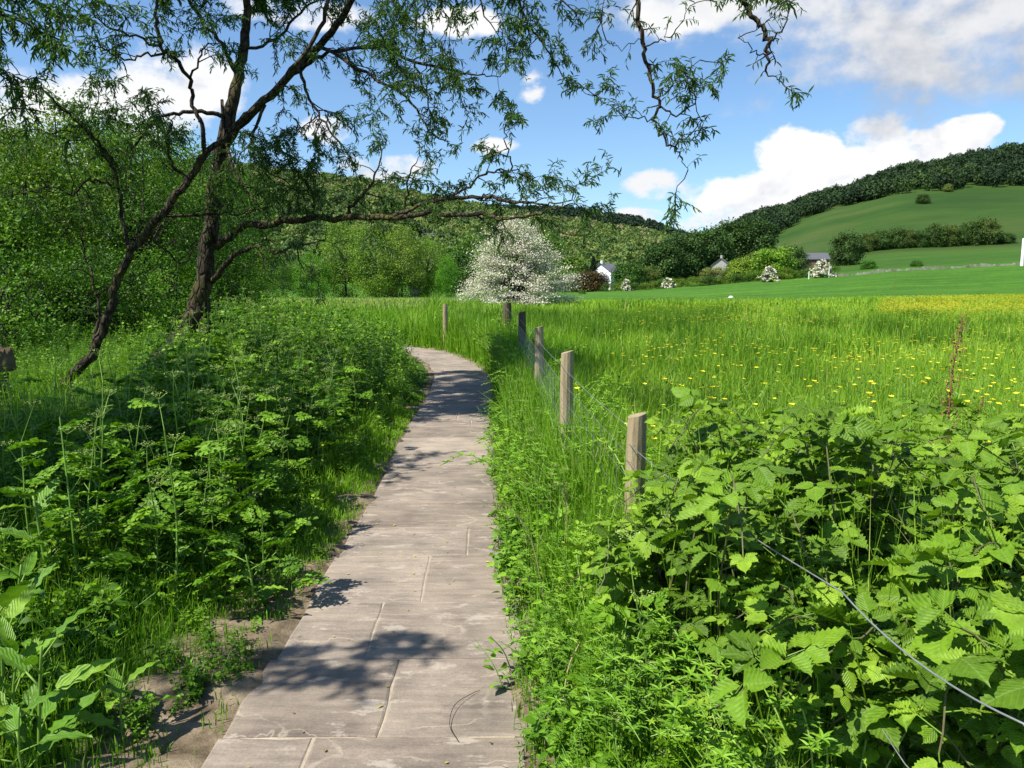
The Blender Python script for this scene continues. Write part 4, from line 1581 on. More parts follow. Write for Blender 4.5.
    w.limb([(644, 46, 6.5, .009), (660, 42, 6.45, .008), (676, 30, 6.4, .006), (690, 6, 6.4, .004)], 5, twig=4.5, tlen=(.12, .36))
    w.limb([(641, 40, 6.5, .006), (622, 48, 6.45, .004), (606, 40, 6.4, .002)], 5, twig=2, tlen=(.1, .25), leafy=.5)
    w.limb([(470, -200, 8.0, .05), (500, -90, 7.7, .03), (522, 10, 7.4, .016), (533, 32, 7.35, .013), (549, 53, 7.3, .010), (563, 74, 7.25, .007), (592, 96, 7.2, .003)], 6, twig=4.0, tw_from=.5, tlen=(.15, .45))
    w.limb([(520, -90, 7.6, .02), (545, -30, 7.5, .014), (570, 10, 7.4, .009), (602, 14, 7.3, .004)], 6, twig=3.2, tlen=(.15, .45), leafy=.9)
    for pts in ([(410, -110, 8, .04), (420, -40, 7.9, .025), (425, 0, 7.8, .014), (415, 28, 7.8, .006)], [(470, -180, 7.7, .04), (475, -60, 7.6, .022), (480, 0, 7.5, .012), (500, 38, 7.5, .005)],
                [(440, -150, 7.8, .04), (450, -40, 7.7, .02), (455, 10, 7.6, .01), (440, 40, 7.6, .004)], [(360, -30, 8.5, .03), (385, -10, 8.4, .02), (400, 20, 8.3, .01), (392, 40, 8.3, .005)],
                [(480, -120, 7.6, .03), (520, -40, 7.5, .02), (525, 0, 7.4, .012), (515, 50, 7.4, .005)]):
        w.limb(pts, 6, twig=4.2, tw_from=.3, tlen=(.25, .65))
    # crown above the frame: it shades the bend of the path
    b = P(252, -70, D)
    w.lscale = 1.8  # leaves of these unseen limbs enlarged to thicken their shade
    for k in range(24):
        e = np.array([w.rr.uniform(-5.6, -3.3), w.rr.uniform(7.4, 12.4), w.rr.uniform(5.9, 7.2)])
        z0 = e[2] - w.rr.uniform(.2, .8)
        w.limb([(b[0], b[1], z0, .045), ((b[0] + e[0]) / 2 + .1, (b[1] + e[1]) / 2, e[2] + .15, .03), (e[0], e[1], e[2], .007)], 6, twig=2.6, tw_from=.35, tlen=(.5, 1.0), px=False, leafy=1.5)
    base = P(185, 352, D)
    w.finish('willow_tree', 'thick mossy trunked willow whose long low limb reaches right across the view', (base[0], base[1], gz1(base[0], base[1])))


def leaning_willow():
    w = Willow(8)
    D = 8.5
    w.limb([(30, 408, D, .15), (48, 396, D, .125), (76, 374, D, .10), (100, 340, D, .088), (111, 300, D, .082), (124, 264, D, .078), (148, 230, D, .074), (172, 202, D - .1, .07), (193, 172, D - .1, .066),
            (210, 150, D - .1, .058), (235, 128, D - .1, .052), (264, 98, D - .1, .045), (300, 62, D, .038), (322, 20, D, .03), (338, -30, D, .022), (360, -90, D, .01)], 12, twig=.8, tw_from=.7, tlen=(.4, .8))
    w.limb([(131, 252, D, .045), (121, 215, D, .038), (119, 187, D - .05, .034), (111, 160, D - .1, .026), (95, 139, D - .2, .021), (70, 115, D - .3, .016), (45, 93, D - .4, .011), (20, 75, D - .5, .005)], 7, twig=2.6, tw_from=.3, tlen=(.25, .65))
    w.limb([(119, 188, D, .024), (101, 182, D - .1, .02), (86, 183, D - .2, .018), (72, 195, D - .3, .015), (50, 186, D - .4, .011), (25, 195, D - .5, .008), (-5, 190, D - .6, .004)], 6, twig=2.8, tlen=(.25, .6), leafy=.8)
    w.limb([(72, 132, D - .3, .011), (45, 132, D - .35, .009), (24, 129, D - .4, .007), (5, 145, D - .5, .003)], 5, twig=3.2, tlen=(.2, .5), leafy=.8)
    w.limb([(112, 165, D, .016), (100, 150, D, .013), (88, 125, D, .010), (98, 95, D - .1, .006), (90, 75, D - .1, .003)], 5, twig=4.5, tlen=(.25, .6), leafy=1.2)
    w.limb([(195, 170, D - .1, .05), (203, 150, D - .1, .044), (201, 125, D - .2, .04), (192, 100, D - .2, .037), (189, 78, D - .3, .035), (176, 60, D - .4, .03), (162, 46, D - .5, .028), (157, 20, D - .5, .024), (153, -20, D - .5, .016), (150, -60, D - .5, .006)], 8,
           twig=1.2, tw_from=.5, tlen=(.3, .6))
    w.limb([(170, 54, D - .4, .02), (142, 40, D - .5, .017), (112, 28, D - .7, .014), (96, 18, D - .8, .011), (84, 0, D - .9, .008), (70, -20, D - 1, .004)], 6, twig=3.2, tlen=(.25, .6))
    w.limb([(165, 53, D - .4, .019), (145, 54, D - .5, .016), (124, 59, D - .6, .013), (107, 51, D - .7, .011), (92, 40, D - .8, .008), (66, 36, D - .9, .004)], 6, twig=3.0, tlen=(.25, .6))
    w.limb([(190, 78, D - .3, .018), (204, 52, D - .3, .013), (215, 40, D - .3, .009), (216, 22, D - .3, .004)], 6, twig=3.2, tlen=(.25, .6))
    w.limb([(186, 180, D - .1, .03), (171, 162, D - .1, .024), (168, 138, D - .2, .018), (172, 125, D - .2, .012), (160, 108, D - .2, .005)], 6, twig=3.4, tlen=(.3, .65), leafy=1.1)
    w.limb([(90, 350, D, .03), (99, 322, D + .1, .025), (97, 300, D + .1, .02), (88, 262, D + .2, .017), (82, 240, D + .2, .012), (85, 200, D + .2, .006)], 6, twig=2.2, tlen=(.3, .6), leafy=.8)
    w.limb([(150, 228, D, .022), (158, 245, D + .1, .018), (186, 262, D + .2, .014), (194, 240, D + .3, .01), (190, 215, D + .3, .005)], 6, twig=1.6, tlen=(.2, .5), leafy=.4)
    w.limb([(160, 215, D, .025), (215, 214, D + .2, .02), (240, 212, D + .3, .015), (275, 205, D + .4, .006)], 6, twig=2.0, tlen=(.3, .6), leafy=.6)
    base = P(46, 398, D)
    w.finish('willow_tree', 'slender dark willow leaning from the far left across the thick trunk', (base[0], base[1], gz1(base[0], base[1])))


def near_willow():
    """stands just left of the frame; its branch ends hang in at the top left"""
    w = Willow(15)
    bx, by = -7.1, 2.4
    w.limb([(bx, by, .2, .2), (bx + .1, by + .1, 1.5, .17), (bx - .1, by + .2, 3.0, .14), (bx, by, 4.6, .11), (bx + .2, by + .1, 6.2, .06), (bx + .2, by, 7.4, .02)], 12, px=False)
    tip = [np.append(P(60, 40, 5.4), .006), np.append(P(20, 15, 5.6), .006), np.append(P(78, 12, 6.0), .005), np.append(P(15, 85, 5.6), .005)]
    for k, t in enumerate(tip):
        st = np.array([bx, by + .2, 2.9 + .3 * k, .05])
        mid = (st + t) / 2 + np.array([-.2, 0, .35, -.004])
        w.limb([st, mid, t * .75 + mid * .25 + [0, 0, .1, 0], t], 6, twig=4.5, tw_from=.55, tlen=(.25, .6), px=False, leafy=1.3)
    rr = w.rr
    w.lscale = 1.8
    for k in range(46):  # unseen limbs with enlarged leaves, placed to shade the left hollow
        e = np.array([rr.uniform(-7.6, -5.2), rr.uniform(1.8, 6.0), rr.uniform(4.2, 6.0)])
        m_ = np.array([(bx + e[0]) / 2, (by + e[1]) / 2, e[2] + .2])
        w.limb([(bx, by, e[2] - .9, .045), (m_[0], m_[1], m_[2], .03), (e[0], e[1], e[2], .006)], 6, twig=3.0, tw_from=.4, tlen=(.5, 1.0), px=False, leafy=2.0)
    w.lscale = 1.0
    # a limb that reaches towards the path and dapples the slabs
    w.limb([(bx, by, 3.9, .05), (-5.4, 1.7, 4.3, .026), (-4.0, 1.6, 4.0, .014), (-2.75, 1.95, 3.55, .005)], 6, twig=6.5, tw_from=.74, tlen=(.28, .6), px=False, leafy=2.2)
    w.finish('willow_tree', 'willow just off the left edge, only its drooping branch ends show at the top left', (bx, by, gz1(bx, by)))


big_willow()
leaning_willow()
near_willow()

# a rotten stump at the far left edge
s_ = P(4, 372, 8.0)
a = Acc()
tube(a, spline([[0, 0, -.3], [.01, 0, .2], [.05, .02, .55], [.11, .03, s_[2] - gz1(s_[0], 8.0)]], 4), np.linspace(.11, .075, 13), 10, rough=.14)
tag(a.obj('tree_stump', M_STUMP, loc=(s_[0] - .08, s_[1], gz1(s_[0], 8.0)), smooth=True), 'broken rotten stump at the left edge of the bank', 'stump')


# ------------------------------------------------------------------ broadleaf tree prototypes
def crown_clumps(rr, n, H, R, zc, flat=1.0, lump=.35):
    """clump centres over an uneven dome, some inside"""
    out = []
    lob = [(nrm(rng.normal(0, 1, 3)), rr.uniform(.6, 1.0)) for _ in range(8)]
    while len(out) < n:
        d = nrm(rng.normal(0, 1, 3))
        k = 1 - lump + lump * max(max(np.dot(d, l) * s for l, s in lob), 0) * 1.3
        r = k * rr.uniform(.45, 1.0) ** .45
        out.append([d[0] * R * r, d[1] * R * r, zc + d[2] * (H - zc) * r * flat])
    return np.array(out)


def tree_proto(name, seed, H, R, nclump, per, leaf, spread, mat, low=.12, multi=1, trunk_r=.16):
    rr = random.Random(seed)
    tr, cr = Acc(), Acc()
    zc = H * (.5 + low)
    cl = crown_clumps(rr, nclump, H, R, zc, 1.0)
    cl = cl[cl[:, 2] > H * low]
    for s in range(multi):
        a0 = rr.uniform(0, 6.3)
        bx, by = (math.cos(a0) * .3, math.sin(a0) * .3) if multi > 1 else (0, 0)
        tx, ty = bx * (3 if multi > 1 else 1) + rr.gauss(0, R * .08), by * (3 if multi > 1 else 1) + rr.gauss(0, R * .08)
        p = spline([[bx, by, -.3], [bx * 1.3, by * 1.3, H * .25], [tx * .8, ty * .8, H * .55], [tx, ty, H * .9]], 4)
        tube(tr, p, np.linspace(trunk_r, trunk_r * .15, len(p)), 8, .5, rough=.05)
        for c in cl[rr.randrange(6)::max(1, len(cl) // 16)]:
            z0 = max(H * .18, c[2] * .62)
            i = np.interp(z0, p[:, 2], np.arange(len(p)))
            q = np.array([np.interp(z0, p[:, 2], p[:, j]) for j in range(3)])
            m = (q + c) / 2 + np.array([0, 0, .05 * H])
            tube(tr, spline([q, m, c], 3), np.linspace(trunk_r * .35, trunk_r * .06, 7), 5, .5)
    n = len(cl) * per
    C = np.repeat(cl, per, 0)
    off = rng.normal(0, 1, (n, 3)) * spread * [1, 1, .75]
    B = C + off
    out = nrm(B - np.array([0, 0, zc]))
    D = nrm(rng.normal(0, 1, (n, 3)) + out * .5 + [0, 0, -.35])
    U = nrm(out * .9 + rng.normal(0, .6, (n, 3)) + [0, 0, .6])
    tint = np.repeat(rng.uniform(.02, .92, len(cl)), per) + rng.uniform(-.08, .08, n)
    L = rng.uniform(.7, 1.3, n) * leaf
    leaves(cr, SH_QUAD if leaf > .25 else SH_KITE, B, D, U, L, L * (.85 if leaf > .25 else .6), np.clip(tint, 0, 1))
    r = empty(name, (0, 0, 0), 'tree', 'tree')
    tr.obj('trunk', M_BARK2, r, True)
    cr.obj('crown', mat, r)
    return r


class Placer:
    def __init__(self):
        self.used = set()
        self.rr = random.Random(77)

    def put(self, proto, H0, px, Y, H, wide, color, label, group=None, sink=0.0):
        x = (px - 512) / F * Y / CP * (CP)  # small-angle
        z = gz1(x, Y)
        # pixel column is measured on the ground, correct the depth for the pitch
        x = (px - 512) * (Y * CP + (EYE - z) * SP) / F
        s = H / H0
        loc, rz, sc = (x, Y, gz1(x, Y) - sink), self.rr.uniform(0, 6.3), (s * wide, s * wide, s)
        if proto.name not in self.used:
            self.used.add(proto.name)
            o = proto
            o.location, o.rotation_euler, o.scale = loc, (0, 0, rz), sc
            o['label'] = label
            if group:
                o['group'] = group
            o.color = (*color, 1)
            for c in o.children:
                c.color = (*color, 1)
        else:
            o = dup(proto, loc, rz, sc, label, group, color)
            if not group and 'group' in o:
                del o['group']
        return o


PL = Placer()
# near riverside trees (small leaves), mid trees, far trees, bushes
R1 = tree_proto('riverside_tree', 101, 7.5, 3.0, 200, 110, .10, .30, M_TREE, .06, 3, .10)
R2 = tree_proto('riverside_tree', 102, 7.5, 2.8, 190, 110, .10, .32, M_TREE, .02, 2, .12)
R3 = tree_proto('riverside_shrub', 103, 3.2, 1.7, 95, 90, .085, .20, M_TREE, -.05, 4, .05)
for i, (pr, px, Y, H, wd, col, lab) in enumerate((
        (R1, 20, 20, 6.9, 1.0, (1.15, 1.0, .9), 'bright green riverside tree at the left edge under the white cloud'),
        (R2, 82, 23, 7.0, 1.1, (1.4, 1.2, .8), 'yellow green riverside tree behind the leaning willow stem'),
        (R1, 140, 21, 6.1, 1.0, (.85, .95, .9), 'green riverside tree between the two willow trunks'),
        (R2, 190, 26, 6.8, 1.0, (.7, .85, .85), 'darker riverside tree directly behind the thick willow trunk'),
        (R2, 232, 34, 6.6, .9, (1.0, 1.05, .8), 'riverside tree just right of the thick willow trunk beside the pale field'),
        (R1, -40, 17, 6.5, 1.0, (.9, 1, .9), 'riverside tree cut off by the left edge of the view'),
        (R2, 55, 32, 9.0, 1.1, (1.25, 1.12, .8), 'tallest riverside tree standing behind the others on the left'),
        (R1, 130, 36, 9.4, 1.2, (1.1, 1.05, .85), 'rounded riverside tree at the back between stem and trunk'),
        (R2, -30, 28, 9, 1.1, (1.0, 1.05, .9), 'back riverside tree at the far left margin'))):
    PL.put(pr, 7.5, px, Y, H, wd, tuple(c * .68 for c in col), lab, 'trees along the river on the left', .1)  # crown colours darkened as if shaded by the willows in front
for px, Y, H, lab in ((10, 14, 2.4, 'leafy shrub low at the left edge above the stump'), (60, 16, 2.6, 'pale leafy shrub under the riverside trees, left of the leaning stem'),
                      (120, 17, 2.5, 'round shrub seen just right of the leaning willow stem'), (165, 19, 2.6, 'shrub in the shade behind the thick trunk'),
                      (235, 26, 2.4, 'shrub at the right foot of the thick willow beside the field')):
    PL.put(R3, 3.2, px, Y, H, 1.1, (.66, .74, .62), lab, 'shrubs below the riverside trees', .1)

M1 = tree_proto('field_edge_tree', 111, 10, 3.6, 170, 85, .20, .52, M_TREE, -.02, 1, .2)
M2 = tree_proto('field_edge_tree', 112, 10, 3.8, 170, 85, .20, .55, M_TREE, -.04, 1, .2)
gl = 'trees along the far left field edge'
for pr, px, hp, wd, col, lab in (
        (M1, 222, 58, 1.0, (.95, 1.0, .9), 'green tree in the left field row, first one clear of the thick trunk'),
        (M2, 252, 50, 1.0, (1.0, 1.1, .9), 'green tree in the left field row under the broken low limb'),
        (M1, 284, 36, .9, (.62, .75, .75), 'small dark tree in the left field row'),
        (M2, 312, 42, 1.0, (.8, .95, .85), 'mid green tree in the left field row beside the small dark one'),
        (M1, 346, 64, 1.05, (1.25, 1.02, 1.7), 'tallest pale tree in the left field row'),
        (M2, 376, 62, 1.05, (1.2, 1.0, 1.5), 'pale rounded tree in the middle of the left field row'),
        (M1, 402, 60, 1.05, (1.35, 1.0, 1.9), 'pale brownish topped tree near the right end of the left field row'),
        (M2, 428, 52, 1.0, (1.15, .98, 1.5), 'pale tree above the two white cottages'),
        (M1, 447, 36, .8, (.75, 1.0, .7), 'small bright green tree at the right end of the left field row')):
    Y = 122 + PL.rr.uniform(-6, 6)
    PL.put(pr, 10, px, Y, hp / F * Y * 1.16, wd * .98, col, lab, gl, .3)

B1 = tree_proto('valley_tree', 121, 14, 6.2, 130, 75, .50, .95, M_FARTREE, -.05, 1, .3)
B2 = tree_proto('valley_tree', 122, 14, 6.6, 130, 75, .50, 1.0, M_FARTREE, -.08, 1, .3)
H1 = tree_proto('hedge_bush', 123, 4, 2.6, 70, 60, .24, .45, M_FARTREE, -.3, 3, .08)


def conifer_proto():
    tr, cr = Acc(), Acc()
    tube(tr, [[0, 0, -.3], [0, 0, 7], [0, 0, 15.5]], [.28, .16, .03], 8)
    n = 1500
    z = 1.2 + 14.3 * rng.random(n) ** 1.25
    rad = (15.9 - z) * .23 * rng.uniform(.55, 1.08, n)
    az = rng.uniform(0, 6.28, n)
    B = np.stack([np.cos(az) * rad * .5, np.sin(az) * rad * .5, z], -1)
    D = np.stack([np.cos(az), np.sin(az), np.full(n, -.3)], -1)
    leaves(cr, SH_KITE, B, D, np.stack([np.cos(az) * .3, np.sin(az) * .3, np.ones(n)], -1), rad * .6 + .35, .6, rng.random(n))
    r = empty('conifer_tree', (0, 0, 0), 'conifer', 'tree')
    tr.obj('trunk', M_BARK2, r)
    cr.obj('crown', M_CONIF, r)
    return r


CON = conifer_proto()

gv = 'trees on the valley floor'
dark, mid, light = (.62, .72, .8), (1.0, 1.1, .9), (1.8, 1.75, 1.2)
for pr, px, Y, hp, wpx, col, lab in (
        (B1, 455, 230, 50, 38, (.95, 1.15, .9), 'dark green tree left of the blossoming hawthorn'),
        (B2, 478, 250, 58, 42, (1.2, 1.35, .9), 'green tree behind the left side of the hawthorn'),
        (B1, 508, 260, 56, 44, (1.25, 1.4, .9), 'green tree directly behind the hawthorn top'),
        (B2, 545, 250, 58, 44, (1.3, 1.4, .8), 'brighter green tree behind the right side of the hawthorn'),
        (B1, 572, 240, 40, 34, (1.2, 1.3, .8), 'light tree just right of the hawthorn'),
        (B2, 588, 215, 23, 34, (1.1, .42, .75), 'dark purple leaved tree left of the white house'),
        (B1, 629, 212, 30, 30, (.6, .85, .6), 'round dark green tree right of the white house'),
        (B2, 648, 214, 23, 24, (1.5, 1.15, 1.2), 'brownish tree beside the round dark green one'),
        (B1, 660, 300, 44, 40, dark, 'dark tree at the left end of the dark valley clump'),
        (B2, 684, 310, 50, 44, dark, 'large dark tree in the middle of the dark valley clump'),
        (B1, 708, 320, 50, 44, (.7, .8, .85), 'dark grey green tree behind the pale gabled house'),
        (B2, 730, 330, 48, 44, dark, 'dark tree right of the pale gabled house'),
        (B1, 752, 330, 46, 40, (.55, .65, .75), 'dark tree behind the yellow green trees'),
        (B2, 713, 196, 19, 24, (2.3, 1.5, 1.9), 'pinkish tree in front of the pale gabled house'),
        (B1, 742, 190, 27, 26, (2.2, 1.9, 1.0), 'pale yellow green tree near the field hedge'),
        (B2, 774, 186, 34, 40, (2.0, 2.1, .8), 'large yellow green tree rising out of the field hedge'),
        (B1, 732, 200, 24, 16, (1.2, 1.1, 1.1), 'small olive green tree hiding the side of the pale gabled house'),
        (B1, 757, 200, 30, 24, (1.9, 1.6, 1.5), 'pale tree beside the large yellow green one'),
        (B2, 846, 232, 34, 30, (.7, .76, .8), 'dark tree right of the brown house'),
        (B1, 792, 215, 30, 28, (.7, .8, .8), 'dark tree behind the brown house'),
        (B2, 868, 196, 11, 14, (.9, 1.3, .7), 'small round bush in the lower green field'),
        (B1, 916, 190, 9, 12, (.9, 1.2, .7), 'second small bush further right in the lower green field'),
        (B2, 922, 470, 10, 12, (.6, .7, .7), 'lone dark bush on the hill pasture'),
        (B1, 948, 518, 9, 9, (2.0, 1.5, 1.6), 'pale tree at the lower edge of the ridge wood')):
    h0, r0 = 14, 6.4
    H = hp / F * Y
    wide = (wpx / F * Y / (2 * r0)) / (H / h0)
    PL.put(pr, h0, px, Y, H, wide, col, lab, gv, .6)
PL.put(CON, 15.5, 593, 228, 10.5, 1.3, (1, 1, 1), 'dark conifer standing behind the purple leaved tree', None, .2)
for k, (px, Y, h) in enumerate(((378, 640, 17), (386, 650, 20), (394, 640, 19), (402, 655, 16), (290, 600, 18), (298, 610, 20), (306, 600, 17), (472, 520, 15), (420, 560, 16))):
    PL.put(CON, 15.5, px, Y, h, 1.2, (1, 1, 1), 'dark conifer rising above the wood on the left hill', 'conifers on the left hill', .2)
# hedge line trees on the right hill
gh = 'trees in the hill hedge line'
for k, (px, hp) in enumerate(((856, 22), (868, 24), (882, 26), (896, 26), (908, 24), (920, 22), (934, 30), (948, 27), (960, 24), (972, 30), (985, 34), (1006, 14), (1040, 22), (1060, 24))):
    Y = 310
    hp *= .84
    H = hp / F * Y
    PL.put((B1, B2)[k % 2], 14, px, Y, H, max(.95, 7 / H), ((.75, .8, .8), (1.1, .95, 1.0), (.68, .8, .8))[k % 3], 'dark hedge tree in the line across the right hill', gh, .8)
# field hedge bushes
rr = random.Random(4)
gb = 'bushes in the field hedge'
k = 0
px = 606
while px < 836:
    Y = float(np.interp(px, [600, 700, 830], [196, 186, 178]))
    white = any(abs(px - c) < 5 for c in (626, 668, 768, 822))
    hp = rr.uniform(9, 14)
    H = hp / F * Y
    PL.put(H1, 4, px, Y, H, rr.uniform(1.0, 1.3), rr.choice(((1.5, 1.6, .8), (1.0, 1.2, .8), (1.9, 1.7, 1.0), (.8, .95, .8))), 'leafy bush in the hedge along the far side of the meadow', gb, .3)
    px += rr.uniform(8, 11)
for px, Y, hp, lab in ((470, 150, 7, 'low bush left of the hawthorn at the field edge'), (582, 168, 6, 'low bush right of the hawthorn at the field edge')):
    PL.put(H1, 4, px, Y, hp / F * Y, 1.2, (1.2, 1.3, .8), lab, None, .3)


# ------------------------------------------------------------------ hawthorns in blossom
def hawthorn(px, base_py, Y, wpx, hpx, label, n=260, per=42, leaf=.15, group=None, seed=1):
    rr = random.Random(seed)
    c = P(px, base_py, Y)
    zb = gz1(c[0], Y)
    R = wpx / F * Y / 2
    H = c[2] + hpx / F * Y - zb
    r = empty('hawthorn_tree', (c[0], Y, zb), label, 'tree', group)
    tr, cr, bl = Acc(), Acc(), Acc()
    tips = []
    while len(tips) < n:
        t = rr.uniform(.0, 1) ** 1.15
        prof = (1 - t) ** .62 * (1.0 - .10 * max(0, .15 - t) / .15)
        a = rr.uniform(0, 6.28)
        k = rr.uniform(.2, 1) ** .4
        lob = 1 + .21 * math.sin(3 * a + 5 * t) + .09 * math.sin(7 * a + 9 * t + 1) + .06 * rr.gauss(0, 1)
        tips.append([math.cos(a) * R * prof * k * lob, math.sin(a) * R * prof * k * lob, H * (.05 + .93 * t)])
    tips = np.array(tips)
    for s in range(5):
        a = s * 1.26
        tube(tr, spline([[.1 * math.cos(a), .1 * math.sin(a), -.2], [.4 * math.cos(a), .4 * math.sin(a), H * .2], [.35 * R * math.cos(a), .35 * R * math.sin(a), H * .55]], 4), np.linspace(.13, .04, 9), 6)
    for q in tips[::3]:
        s = np.array([q[0] * .15, q[1] * .15, q[2] * .45])
        tube(tr, spline([s, (s + q) / 2 + [0, 0, .1], q], 3), np.linspace(.035, .01, 7), 4)
    N = n * per
    C = np.repeat(tips, per, 0)
    out = nrm(C * [1, 1, .2] + 1e-6)
    B = C + rng.normal(0, 1, (N, 3)) * R * [.075, .075, .022] + out * rng.normal(0, 1, (N, 1)) * R * .09 - np.array([0, 0, 1]) * np.abs(rng.normal(0, .02, (N, 1))) * R
    isb = rng.random(N) < np.repeat(np.clip(rng.normal(.70, .22, n), .1, .97), per)
    D = nrm(rng.normal(0, 1, (N, 3)) + out * .6)
    U = nrm(rng.normal(0, .5, (N, 3)) + [0, 0, 1] + out * .4)
    L = leaf * rng.uniform(.6, 1.3, N)
    leaves(cr, SH_KITE, B[~isb] - [0, 0, .05], D[~isb], U[~isb], L[~isb], L[~isb] * .75, rng.uniform(.2, .8, (~isb).sum()))
    leaves(bl, SH_QUAD, B[isb] + [0, 0, .03], D[isb], U[isb], L[isb] * .95, L[isb] * .8, rng.random(isb.sum()))
    tr.obj('trunk', M_BARK2, r, True)
    cr.obj('crown', M_TREE, r)
    bl.obj('blossom', M_BLOSSOM, r)
    return r


hawthorn(516, 297, 52, 116, 72, 'round hawthorn covered in creamy white blossom at the end of the path', 430, 150, .075)
for px, py, Y, w, h, lab, g in ((626, 290, 190, 11, 9, 'small white blossoming hawthorn in the hedge near the white house', None), (668, 288, 186, 12, 9, 'white blossoming hawthorn in the hedge below the dark clump', None),
                                (769, 279, 174, 20, 11, 'cream blossoming hawthorn below the yellow green tree', None), (822, 276, 172, 26, 14, 'white blossoming hawthorn at the right end of the hedge', None)):
    hawthorn(px, py, Y, w, h, lab, 70, 26, .42, g, seed=px)


# ------------------------------------------------------------------ woods
def wood(name, label, mat, pts, radii, heights, tints, nq=120, leaf=1.9, con=False):
    a = Acc()
    N = len(pts)
    if con:
        z = rng.random((N, nq)) ** 1.2
        rad = (1 - z) * rng.uniform(.5, 1.05, (N, nq))
        az = rng.uniform(0, 6.28, (N, nq))
        off = np.stack([np.cos(az) * rad * radii[:, None] * .6, np.sin(az) * rad * radii[:, None] * .6, z * heights[:, None]], -1)
        D = np.stack([np.cos(az), np.sin(az), np.full_like(az, -.5)], -1)
        U = np.stack([np.cos(az), np.sin(az), np.ones_like(az)], -1)
    else:
        d = nrm(rng.normal(0, 1, (N, nq, 3)))
        lump = 1 + .16 * np.sin(d[..., 0] * 5 + rng.uniform(0, 6, (N, 1))) * np.sin(d[..., 2] * 4 + rng.uniform(0, 6, (N, 1)))
        rr_ = rng.uniform(.62, 1.0, (N, nq)) ** .5 * lump
        off = np.stack([d[..., 0] * radii[:, None] * rr_, d[..., 1] * radii[:, None] * rr_, heights[:, None] * .55 + d[..., 2] * heights[:, None] * .45 * rr_], -1)
        D = nrm(rng.normal(0, 1, (N, nq, 3)) + [0, 0, -.3])
        U = nrm(d + rng.normal(0, .5, (N, nq, 3)) + [0, 0, .4])
    B = (pts[:, None] + off).reshape(-1, 3)
    L = (leaf * rng.uniform(.6, 1.3, (N, nq)) * np.clip(radii / 5.5, .6, 1.6)[:, None]).ravel()
    tint = (tints[:, None] + rng.uniform(-.10, .10, (N, nq))).ravel()
    leaves(a, SH_KITE if con else SH_TRI, B, D.reshape(-1, 3), U.reshape(-1, 3), L, L * .85, np.clip(tint, 0, 1))
    # stems so that the wood stands on the hill
    for p, h in list(zip(pts, heights))[::6]:
        tube(a, [p - [0, 0, .5], p + [0, 0, h * .6]], [.3, .12], 4, .0)
    o = a.obj(name, mat)
    tag(o, label, 'wood', kind='stuff')


def uv_pts(n, px0, px1, y0, y1, keep):
    px = rng.uniform(px0, px1, n)
    y = np.sqrt(rng.uniform(y0 ** 2, y1 ** 2, n))
    k = keep(px, y)
    px, y = px[k], y[k]
    x = (px - 512) / F * y * CP
    return np.stack([x, y, gz(x, y) - .5], -1), px


pt, px = uv_pts(2300, 660, 1330, 330, 800, lambda p, y: y > np.interp(p, [660, 700, 730, 760, 830, 900, 1024, 1330], [300, 350, 430, 500, 575, 530, 524, 520]))
n = len(pt)
sun = ssm(760, 800, pt[:, 1]) * 0
wood('ridge_woodland', 'broadleaf wood darkened as under cloud along the ridge of the right hill', M_WOODSHADE, pt, rng.uniform(4.2, 7, n), rng.uniform(9, 14, n), np.clip(rng.normal(.45, .27, n), 0, .9) + .3 * ssm(940, 1010, px) * ssm(650, 720, pt[:, 1]), 300, 1.5)  # far right end tinted lighter, painting the sunlit part of the ridge
pt, px = uv_pts(3000, 150, 720, 330, 1010, lambda p, y: ~((p > 655) & (y < 420)) & ~((abs(p - 430) < 10) & (y > 560) & (y < 640)) & ~((abs(p - 621) < 9) & (y > 400) & (y < 470)))
n = len(pt)
tt = rng.normal(.62, .22, n)
tt = np.where(rng.random(n) < .16, rng.uniform(.02, .25, n), tt)
tt = tt - .10 * (1 - ssm(430, 540, px)) * (1 - ssm(800, 900, pt[:, 1]))
wood('hillside_woodland', 'mixed green wood covering the left hillside', M_WOOD, pt, rng.uniform(4.5, 8, n), rng.uniform(8, 14, n), np.clip(tt, 0, 1), 260, 1.75)
pt, px = uv_pts(2300, 380, 730, 1480, 1900, lambda p, y: p > 0)
n = len(pt)
wood('conifer_forest', 'dark conifer plantation on the far hill', M_CONIF, pt, rng.uniform(4.5, 6, n), rng.uniform(13, 19, n), rng.uniform(.1, .9, n), 36, 5.5, True)

# ------------------------------------------------------------------ houses
M_WHITE = solid_mat('white_render', (.70, .70, .68), (.80, .80, .78), 2, .8)
M_CREAMW = solid_mat('pale_stone_wall', (.28, .26, .24), (.40, .38, .35), 3, .9, .3)
M_SLATE = solid_mat('slate_roof', (.09, .09, .11), (.16, .16, .19), 3, .7)
M_BROWN = solid_mat('brown_brick', (.15, .085, .06), (.22, .13, .09), 3, .9)
M_ROOFB = solid_mat('blue_slate_roof', (.075, .075, .09), (.11, .11, .125), 3, .9)
M_GLASS = solid_mat('dark_window', (.02, .025, .03), (.05, .055, .065), 2, .15, spec=.6)


def box(acc, x0, x1, y0, y1, z0, z1, mat=0):
    V = [[x, y, z] for x in (x0, x1) for y in (y0, y1) for z in (z0, z1)]
    T = [[0, 1, 3], [0, 3, 2], [4, 6, 7], [4, 7, 5], [0, 4, 5], [0, 5, 1], [2, 3, 7], [2, 7, 6], [0, 2, 6], [0, 6, 4], [1, 5, 7], [1, 7, 3]]
    acc.add(V, T, .5, mat)


